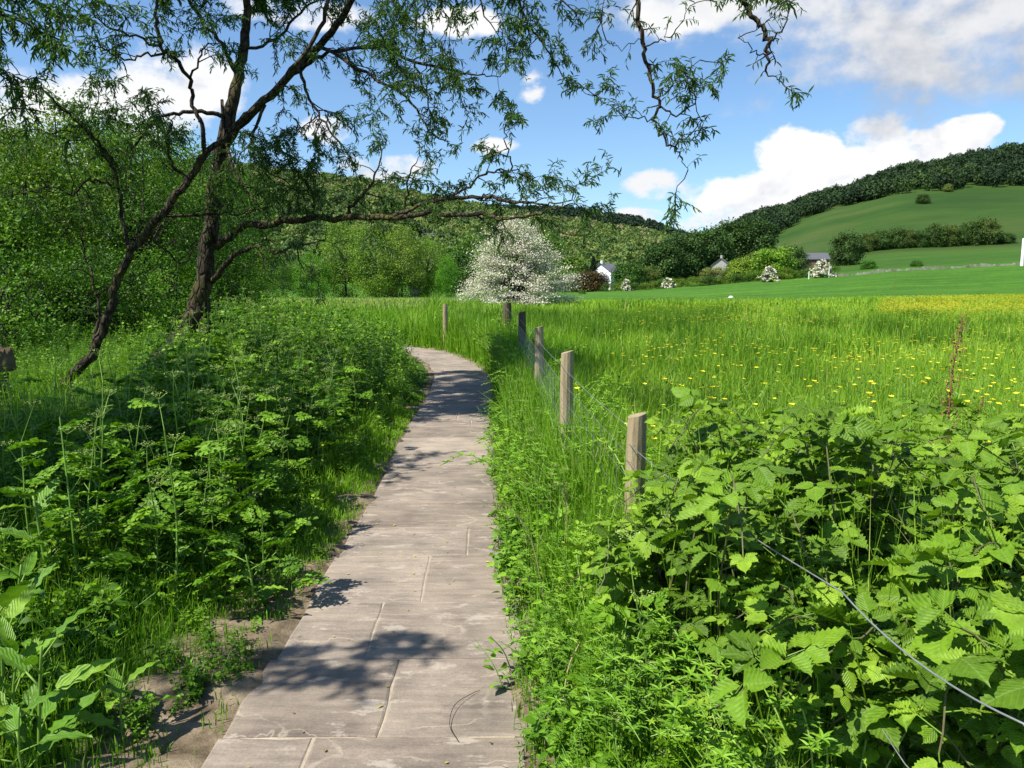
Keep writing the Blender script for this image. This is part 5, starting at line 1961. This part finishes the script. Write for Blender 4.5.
def house(px, Y, w, d, h, rz, wallm, roofm, label, roof_h=2.2, chim=1, base_py=None, group=None, nw=3, name='house'):
    z = gz1((px - 512) / F * Y, Y) if base_py is None else P(px, base_py, Y)[2]
    x = P(px, 285, Y)[0]
    zg = gz1(x, Y)
    r = empty(name, (x, Y, zg), label, 'house', group, rz)
    lift = z - zg
    wl = Acc()
    box(wl, -w / 2, w / 2, -d / 2, d / 2, -1, lift + h)
    for s in (-1, 1):
        V = [[s * w / 2, -d / 2, lift + h], [s * w / 2, d / 2, lift + h], [s * w / 2, 0, lift + h + roof_h * .97], [s * (w / 2 - .2), -d / 2, lift + h], [s * (w / 2 - .2), d / 2, lift + h], [s * (w / 2 - .2), 0, lift + h + roof_h * .97]]
        wl.add(V, [[0, 1, 2], [3, 5, 4], [0, 2, 5], [0, 5, 3], [1, 4, 5], [1, 5, 2]])
    wl.obj('wall', wallm, r)
    ro = Acc()
    e = .35
    for s in (-1, 1):
        t = .16
        V = [[-w / 2 - e, s * (d / 2 + e), lift + h - .12], [w / 2 + e, s * (d / 2 + e), lift + h - .12], [w / 2 + e, 0, lift + h + roof_h + .05], [-w / 2 - e, 0, lift + h + roof_h + .05]]
        V = V + [[a, b, c + t] for a, b, c in V]
        T = [[0, 1, 2], [0, 2, 3], [4, 6, 5], [4, 7, 6], [0, 4, 5], [0, 5, 1], [1, 5, 6], [1, 6, 2], [2, 6, 7], [2, 7, 3], [3, 7, 4], [3, 4, 0]]
        ro.add(V, T)
    rf = ro.obj('roof', roofm, r)
    for k in range(chim):
        ch = Acc()
        cx = (-1 if k == 0 else 1) * (w / 2 - .6)
        box(ch, cx - .35, cx + .35, -.35, .35, lift + h + roof_h * .6, lift + h + roof_h + 1.1)
        ch.obj('chimney', wallm, rf)
    for fl in range(max(1, int(h // 2.4))):
        for k in range(nw):
            cx = -w / 2 + w * (k + .5) / nw
            wn = Acc()
            z0 = lift + .8 + fl * 2.5
            box(wn, cx - .45, cx + .45, -d / 2 - .05, -d / 2 + .03, z0, z0 + 1.2)
            wn.obj('window', M_GLASS, r)
    return r


house(606, 250, 6.5, 7.5, 5.0, .9, M_WHITE, M_SLATE, 'white house with a dark roof beside the purple leaved tree', 2.6, 1, 288)
house(599, 232, 5, 4, 2.6, .1, M_CREAMW, M_SLATE, 'low outbuilding in front of the white house', 1.4, 0, 290)
house(721, 262, 4.5, 6, 4.0, 1.2, M_CREAMW, M_SLATE, 'pale gabled house among the dark valley trees', 2.4, 1, 278)
house(810, 222, 8, 7, 3.2, -.15, M_BROWN, M_ROOFB, 'brown house with a wide blue grey roof below the hill pasture', 1.7, 1, 271, nw=4)
house(393, 121, 1.3, 2, 1.3, .1, M_WHITE, M_SLATE, 'small white cottage at the foot of the pale trees, left of its twin', .6, 0, 294.5, nw=1, name='cottage')
house(415, 121, 1.4, 2, 1.4, .2, M_WHITE, M_SLATE, 'small white cottage at the foot of the pale trees, right of its twin', .6, 0, 294.5, nw=1, name='cottage')
house(430, 640, 8, 7, 3.6, .0, M_CREAMW, M_SLATE, 'pale stone house high in the left hillside wood', 2.4, 1)
house(621, 470, 9, 8, 4, .5, M_CREAMW, M_CREAMW, 'pale roofed house half buried in the wood above the white house', 2.4, 1)


# ------------------------------------------------------------------ field wall, posts, stone
def stone_wall():
    a = Acc()
    rr = random.Random(3)
    px = 834.0
    while px < 1120:
        Y = float(np.interp(px, [834, 1024, 1120], [172, 172, 172]))
        x = (px - 512) * Y * CP / F
        w = rr.uniform(.5, 1.3)
        h = .50 + .16 * math.sin(px * .13) + .1 * math.sin(px * .41) + rr.uniform(-.07, .07) if rr.random() > .06 else .22
        z = gz1(x, Y)
        k = Acc()
        box(a, x - w / 2, x + w / 2, Y - .3 + rr.uniform(-.05, .05), Y + .3 + rr.uniform(-.05, .05), z - .3, z + h)
        px += w * F / Y * .97
    o = a.obj('field_wall', solid_mat('dry_stone', (.12, .15, .07), (.38, .37, .28), .6, .95, .5))
    tag(o, 'low pale dry stone wall along the top edge of the right field', 'wall')


stone_wall()


def pole(name, px, py, Y, hpx, wpx, label, cat):
    b = P(px, py, Y)
    z = gz1(b[0], Y)
    H = hpx / F * Y + (b[2] - z)
    a = Acc()
    r = wpx / F * Y / 2
    tube(a, [[0, 0, -.2], [0, 0, H * .5], [0, 0, H - .06], [0, 0, H]], [r, r * .97, r * .95, r * .6], 10)
    tag(a.obj(name, M_WHITE, loc=(b[0], Y, z)), label, cat)


pole('marker_post', 1022, 264, 168, 25, 3, 'tall white post on the field wall at the right edge', 'post')
pole('marker_post', 809, 275, 170, 3.5, 1.0, 'short white post in front of the hedge', 'post')
pole('marker_post', 829, 273, 169, 4.5, .9, 'white post below the rightmost blossoming hawthorn', 'post')
b = P(731, 291.5, 100)
a = Acc()
V, T = [], []
for k in range(5):
    for j in range(9):
        an = j / 9 * 6.283
        rr_ = math.cos(k / 4 * 1.45) * (1 + .14 * math.sin(3 * an + k))
        V.append([math.cos(an) * .38 * rr_, math.sin(an) * .26 * rr_, .36 * math.sin(k / 4 * 1.5) - .03])
for k in range(4):
    for j in range(9):
        q = [k * 9 + j, k * 9 + (j + 1) % 9, (k + 1) * 9 + (j + 1) % 9, (k + 1) * 9 + j]
        T += [[q[0], q[1], q[2]], [q[0], q[2], q[3]]]
a.add(V, T)
tag(a.obj('boulder', M_WHITE, loc=(b[0], 100, gz1(b[0], 100) - .1)), 'small pale boulder lying alone in the far meadow', 'stone')


# ------------------------------------------------------------------ dry dock stalk, straws
def dry_stalk(px, py, Y, py_top, label, n=150):
    b = P(px, py, Y)
    tp = P(px + 2, py_top, Y)
    z = gz1(b[0], Y)
    H = tp[2] - z
    st, sd = Acc(), Acc()
    p = spline([[0, 0, 0], [.01, 0, H * .4], [-.01, .01, H * .75], [.015, 0, H]], 5)
    tube(st, p, np.linspace(.006, .002, len(p)), 6)
    for k in range(n):
        t = .52 + .48 * random.random()
        i = t * (len(p) - 1)
        j = int(min(i, len(p) - 2))
        q = p[j] + (p[j + 1] - p[j]) * (i - j)
        dens = .022 * (1 - .55 * (t - .52) / .48)
        o = rng.normal(0, 1, 3) * [dens, dens, .012]
        leaves(sd, SH_KITE, [q + o], rng.normal(0, 1, 3), rng.normal(0, 1, 3), .012, .010, random.random())
    for k in range(4):
        t = .5 + .1 * k
        j = int(t * (len(p) - 1))
        tube(st, [p[j], p[j] + np.array([random.uniform(-.05, .05), random.uniform(-.03, .03), .12])], [.002, .001], 4)
    r = empty('dock_stalk', (b[0], Y, z), label, 'plant')
    st.obj('stem', M_DRY, r)
    sd.obj('seed_clumps', M_DRY, r)


dry_stalk(948, 470, 3.4, 318, 'tall dry brown dock stalk standing above the brambles', 260)
dry_stalk(893, 312, 30, 272, 'thin dead stalk standing alone far out in the meadow', 60)
dry_stalk(975, 480, 4.4, 395, 'shorter dry brown stalk right of the tall dock stalk', 60)


def straws():
    a = Acc()
    rr = random.Random(2)
    for k in range(26):
        y = rr.uniform(1.9, 7)
        x = float(path_c(y) + path_half(y)) + rr.uniform(.1, .7)
        z = gz1(x, y)
        az = rr.uniform(0, 6.3)
        H = rr.uniform(.3, .6)
        o = rr.uniform(.05, .3)
        tube(a, spline([[x, y, z], [x + math.cos(az) * o * .4, y + math.sin(az) * o * .4, z + H * .7], [x + math.cos(az) * o, y + math.sin(az) * o, z + H]], 4), np.linspace(.0035, .0018, 9), 4, rr.random())
    for k in range(40):
        y = rr.uniform(4.4, 6.2)
        x = float(fence_x(y)) + rr.uniform(-.2, .3)
        z = gz1(x, y)
        tube(a, [[x, y, z], [x + rr.gauss(0, .06), y + rr.gauss(0, .06), z + rr.uniform(.3, .75)]], [.0025, .0012], 4, rr.random())
    o = a.obj('dead_straw', M_STRAW)
    tag(o, 'pale dead straws among the verge weeds by the fence', 'straw', kind='stuff')


straws()


# ------------------------------------------------------------------ buttercups
def buttercup_mesh():
    st, fl = Acc(), Acc()
    tube(st, [[0, 0, 0], [.01, 0, .22], [.02, .01, .42]], [.0022, .0016, .0012], 4, .5)
    for k in range(3):
        a0 = k * 2.1
        leaves(st, SH_OVATE, [[.01, 0, .1 + .07 * k]], [math.cos(a0), math.sin(a0), .5], [0, 0, 1], .05, .02, .4)
    n = 5
    aa = np.arange(n) * 2 * np.pi / n
    leaves(fl, SH_QUAD, np.repeat([[.02, .01, .42]], n, 0), np.stack([np.cos(aa), np.sin(aa), np.full(n, .45)], -1), [0, 0, 1], .017, .017, rng.random(n))
    return st, fl


st, fl = buttercup_mesh()
bc = empty('buttercup', (0, 0, 0), 'yellow buttercup', 'flower')
st.obj('stem', M_STEM, bc)
fl.obj('flower', M_YELLOW, bc)
SF = fl.arrays()


def bc_density(px, y):
    """share of the meadow with buttercups: drifts thickest to the right"""
    x = (px - 512) / F * y
    d = ssm(.5, .75, vnoise(x, y, 3.5, 31)) * ssm(560, 700, px)
    d = d * .5 + ssm(870, 930, px) * ssm(26, 31, y) * (1 - ssm(48, 56, y)) * 3
    d += .35 * ssm(570, 640, px) * ssm(18, 22, y) * (1 - ssm(38, 45, y)) * ssm(.45, .7, vnoise(x, y, 5, 33))
    d += .5 * ssm(800, 880, px) * ssm(4, 6, y) * (1 - ssm(14, 17, y))
    d += .05 * ssm(560, 620, px) + .13 * ssm(.45, .7, vnoise(x, y, 2.0, 35)) * ssm(600, 700, px)
    return d


px = rng.uniform(540, 1060, 13000)
Y = 4 + 50 * rng.random(13000) ** .8
k = rng.random(13000) < bc_density(px, Y) / 2.3
px, Y = px[k], Y[k]
x = (px - 512) / F * Y * CP
k = x > fence_x(Y) + .15
x, Y = x[k], Y[k]
o_ = np.argsort(Y)
x, Y = x[o_], Y[o_]
# a few by hand on the left grass verge
hx, hy = [-1.62, -1.50, -1.55, -1.35], [8.6, 8.4, 6.2, 6.6]
lab = 'yellow buttercup flowering in the long meadow grass'
gB = 'buttercups in the meadow'
rr = random.Random(6)
NB = 290
for i in range(min(NB, len(x))):
    s = rr.uniform(.9, 1.3)
    loc = (float(x[i]), float(Y[i]), gz1(x[i], Y[i]))
    if i == 0:
        bc.location, bc.scale = loc, (s, s, s)
        bc['label'], bc['group'] = lab, gB
    else:
        dup(bc, loc, rr.uniform(0, 6.3), (s * 1.25, s * 1.25, s * rr.uniform(1.15, 1.5)), lab, gB, tilt=(rr.uniform(-.2, .2), rr.uniform(-.2, .2)))
for a_, b_ in zip(hx, hy):
    dup(bc, (a_, b_, gz1(a_, b_)), rr.uniform(0, 6), .75, 'yellow buttercup in the grass at the left edge of the path', 'buttercups by the path')
a = Acc()
if len(x) > NB:
    xx, yy = x[NB:], Y[NB:]
    pos = np.stack([xx, yy, gz(xx, yy)], -1)
    place(a, SF, pos, rng.uniform(0, 6.28, len(xx)), np.clip(1.2 + yy / 22, 1, 3.2), .2, 0, zs=rng.uniform(1.15, 1.5, len(xx)))
    # closely set heads of the thick drift
    n = 11000
    py = np.sqrt(rng.uniform(31 ** 2, 52 ** 2, n))
    pp = rng.uniform(880, 1110, n)
    xx = (pp - 512) / F * py * CP
    kk = rng.random(n) < .25 + .9 * ssm(.40, .68, .6 * vnoise(xx, py, 3.5, 81) + .4 * vnoise(xx, py, 1.1, 82))
    xx, py = xx[kk], py[kk]
    n = len(xx)
    place(a, SF, np.stack([xx, py, gz(xx, py)], -1), rng.uniform(0, 6.28, n), rng.uniform(2.2, 3.6, n), .25, 0, zs=rng.uniform(1.05, 1.45, n))
    tag(a.obj('buttercup_drift', M_YELLOW), 'yellow drift of buttercups across the meadow', 'flowers', kind='stuff')

# ------------------------------------------------------------------ bits on the path
a = Acc()
n = 170
s = rng.uniform(7, 18, n)
q = np.array([path_at(si, rng.uniform(-.5, .5)) for si in s])
aa = rng.uniform(0, 6.28, n)
leaves(a, SH_LANCE, np.stack([q[:, 0], q[:, 1], np.full(n, .038)], -1), np.stack([np.cos(aa), np.sin(aa), np.zeros(n)], -1), np.array([0, 0, 1.]) + rng.normal(0, .15, (n, 3)), rng.uniform(.012, .03, n), rng.uniform(.006, .012, n), rng.random(n))
tag(a.obj('fallen_leaves', leaf_mat('fallen_leaf', [(0, (.45, .38, .05)), (.6, (.38, .36, .10)), (1, (.14, .09, .04))], .15, .6)), 'tiny yellow fallen willow leaves scattered on the slabs', 'leaves', kind='stuff')
g0 = P(452, 768, 2.4)
a = Acc()
tube(a, spline([[-.03, -.16, .036], [-.07, -.06, .04], [-.06, .06, .05], [.0, .16, .04], [.03, .19, .037]], 5), .0012, 5)
tag(a.obj('fallen_twig', M_TWIG, loc=(-.16, 2.72, 0)), 'thin curved twig lying on the slabs at the bottom of the path', 'twig')
a = Acc()
leaves(a, SH_LANCE, [[0, 0, 0]], [1, -.1, .05], [0, 0, 1], .085, .018, .1)
lq = P(488, 698, 2.9)
tag(a.obj('fallen_leaf', M_WILLOW, loc=(-.08, 2.93, .04)), 'single dark fallen leaf near the right edge of the path', 'leaf')


# ------------------------------------------------------------------ sky and sun
SUN = nrm(np.array([-.72, -.42, 1.15]))
sd = bpy.data.lights.new('sun', 'SUN')
sd.energy = 4.9
sd.angle = math.radians(.53)
sd.color = (1, .95, .85)
so = bpy.data.objects.new('sun', sd)
so.rotation_euler = Vector(SUN).to_track_quat('Z', 'Y').to_euler()
COL.objects.link(so)

world = bpy.data.worlds.new('World')
scene.world = world
world.use_nodes = True
nt = world.node_tree
nt.nodes.clear()
N, Lk = nt.nodes, nt.links
sky = N.new('ShaderNodeTexSky')
sky.sky_type = 'NISHITA'
sky.sun_disc = False
sky.sun_elevation = math.asin(SUN[2])
sky.sun_rotation = math.atan2(SUN[0], SUN[1])
sky.altitude = 100
sky.air_density = 1.0
sky.dust_density = .35
sky.ozone_density = 2.2
tc = N.new('ShaderNodeTexCoord').outputs['Generated']
sepv = N.new('ShaderNodeSeparateXYZ')
Lk.new(tc, sepv.inputs[0])
az = math_n(nt, 'ARCTAN2', sepv.outputs[0], sepv.outputs[1])
el = math_n(nt, 'ARCSINE', sepv.outputs[2])


def azel(px, py):
    v = P(px, py, 10.0) - np.array([0, 0, EYE])
    v = v / np.linalg.norm(v)
    return math.atan2(v[0], v[1]), math.asin(v[2])


def blob(px, py, wx, wy, rot=0.0):
    a0, e0 = azel(px, py)
    ka, ke = F / wx * .93, F / wy * .93
    da = math_n(nt, 'SUBTRACT', az, a0)
    de = math_n(nt, 'SUBTRACT', el, e0)
    if rot:
        c, s = math.cos(rot), math.sin(rot)
        u = math_n(nt, 'ADD', math_n(nt, 'MULTIPLY', da, c), math_n(nt, 'MULTIPLY', de, s))
        v = math_n(nt, 'SUBTRACT', math_n(nt, 'MULTIPLY', de, c), math_n(nt, 'MULTIPLY', da, s))
    else:
        u, v = da, de
    u = math_n(nt, 'MULTIPLY', u, ka)
    v = math_n(nt, 'MULTIPLY', v, ke)
    r = math_n(nt, 'SQRT', math_n(nt, 'ADD', math_n(nt, 'MULTIPLY', u, u), math_n(nt, 'MULTIPLY', v, v)))
    return math_n(nt, 'SUBTRACT', 1.0, r), v


def layer(blobs, nscale, namp, soft, th=.0, seed=0.0, base=(.52, .56, .62), top=(1.0, 1.0, 1.0), lightk=.5, ref=(0, 0, 100, 0)):
    m = None
    for b in blobs:
        d, v = blob(*b)
        if m is None:
            m = d
        else:
            m = math_n(nt, 'MAXIMUM', m, d)
    ra, re = azel(ref[0], ref[1])
    vv = math_n(nt, 'MULTIPLY', math_n(nt, 'SUBTRACT', math_n(nt, 'SUBTRACT', el, re), math_n(nt, 'MULTIPLY', math_n(nt, 'SUBTRACT', az, ra), ref[3])), F / ref[2])
    mp = N.new('ShaderNodeMapping')
    mp.inputs['Location'].default_value = (seed, seed * .7, seed * 1.3)
    mp.inputs['Scale'].default_value = (1, 1, 1.35)
    Lk.new(tc, mp.inputs[0])
    n1 = noise(nt, nscale, 9, .58, mp.outputs[0])
    mp2 = N.new('ShaderNodeMapping')
    mp2.inputs['Location'].default_value = (seed + .012, seed * .7, seed * 1.3 - .022)
    mp2.inputs['Scale'].default_value = (1, 1, 1.35)
    Lk.new(tc, mp2.inputs[0])
    n2 = noise(nt, nscale, 5, .55, mp2.outputs[0])
    dens = math_n(nt, 'ADD', math_n(nt, 'MINIMUM', m, .45), math_n(nt, 'MULTIPLY', math_n(nt, 'SUBTRACT', n1, .5), namp))
    rng_n = N.new('ShaderNodeMapRange')
    rng_n.interpolation_type = 'SMOOTHSTEP'
    rng_n.inputs['From Min'].default_value = th
    rng_n.inputs['From Max'].default_value = th + soft
    Lk.new(dens, rng_n.inputs['Value'])
    alpha = rng_n.outputs[0]
    # lit side: density falls off towards the sun, undersides greyer
    lit = math_n(nt, 'ADD', math_n(nt, 'MULTIPLY', math_n(nt, 'SUBTRACT', n1, n2), 2.6), math_n(nt, 'ADD', math_n(nt, 'MULTIPLY', vv, lightk), .62), True)
    col = ramp(nt, lit, [(.0, base), (.6, tuple(.5 * (a + b) + .12 for a, b in zip(base, top))), (1, top)])
    return alpha, col


cl_all = [
    # high grey bellied cloud at the upper right
    (layer([(930, -10, 240, 112), (1060, 5, 190, 92), (820, 38, 110, 62), (980, -120, 300, 150)], 7, 1.7, .40, .10, 3.1, (.50, .53, .59), (.98, .98, .99), .45, (900, -25, 95, 0))),
    # bright bank above the right hill
    (layer([(775, 190, 80, 24, .05), (800, 158, 42, 34), (862, 172, 70, 26, .35), (935, 148, 60, 20, .30), (978, 130, 26, 14, .3)], 13, 1.5, .22, .06, 1.3, (.84, .86, .90), (1.10, 1.10, 1.10), .45, (850, 165, 45, .28))),
    (layer([(872, 138, 34, 22, .3), (655, 187, 30, 17), (688, 187, 16, 11), (705, 224, 46, 11), (533, 86, 22, 13, .3), (640, 215, 36, 9), (760, 212, 60, 12)], 17, 2.2, .45, .12, 7.7, (.74, .78, .85), (.97, .98, 1.0), .3, (700, 190, 60, 0))),
    # cloud behind the willows
    (layer([(80, 122, 125, 44, .1), (185, 80, 70, 40), (30, 150, 90, 36), (330, 130, 30, 16), (390, 168, 50, 18), (300, 12, 60, 18), (460, 22, 50, 14), (680, 8, 50, 26), (490, 146, 26, 9)], 11, 2.1, .40, .12, 4.9, (.74, .77, .83), (1.06, 1.06, 1.06), .3, (150, 110, 70, 0))),
]
# scattered cloud over the rest of the sky
mpb = N.new('ShaderNodeMapping')
mpb.inputs['Scale'].default_value = (1, 1, 1.8)
Lk.new(tc, mpb.inputs[0])
nb = noise(nt, 2.6, 8, .58, mpb.outputs[0])
backm = N.new('ShaderNodeMapRange')
backm.inputs['From Min'].default_value = .45
backm.inputs['From Max'].default_value = -.1
Lk.new(sepv.outputs[1], backm.inputs['Value'])
ab = ramp(nt, nb, [(.60, (0, 0, 0)), (.70, (1, 1, 1))])
ab = math_n(nt, 'MULTIPLY', ab, backm.outputs[0])
CLOUD = 7.1
c0 = mixc(nt, 1.0, sky.outputs[0], (.98, 1.16, 1.30), 'MULTIPLY')
c0 = mixc(nt, ab, c0, (CLOUD * .85, CLOUD * .87, CLOUD * .9))
for alpha, col in cl_all[::-1]:
    cb = mixc(nt, 1.0, col, (CLOUD, CLOUD, CLOUD), 'MULTIPLY')
    c0 = mixc(nt, alpha, c0, cb)
bg = N.new('ShaderNodeBackground')
bg.inputs['Strength'].default_value = .078
Lk.new(c0, bg.inputs['Color'])
wo = N.new('ShaderNodeOutputWorld')
Lk.new(bg.outputs[0], wo.inputs[0])

# ------------------------------------------------------------------ render settings
vs = scene.view_settings
vs.view_transform = 'Standard'
vs.look = 'None'
vs.exposure = 0.80
vs.gamma = 1
vs.use_curve_mapping = False
cy = scene.cycles
cy.max_bounces = 6
cy.diffuse_bounces = 2
cy.glossy_bounces = 2
cy.transmission_bounces = 4
cy.transparent_max_bounces = 4
cy.use_denoising = True
cy.caustics_reflective = False
cy.caustics_refractive = False
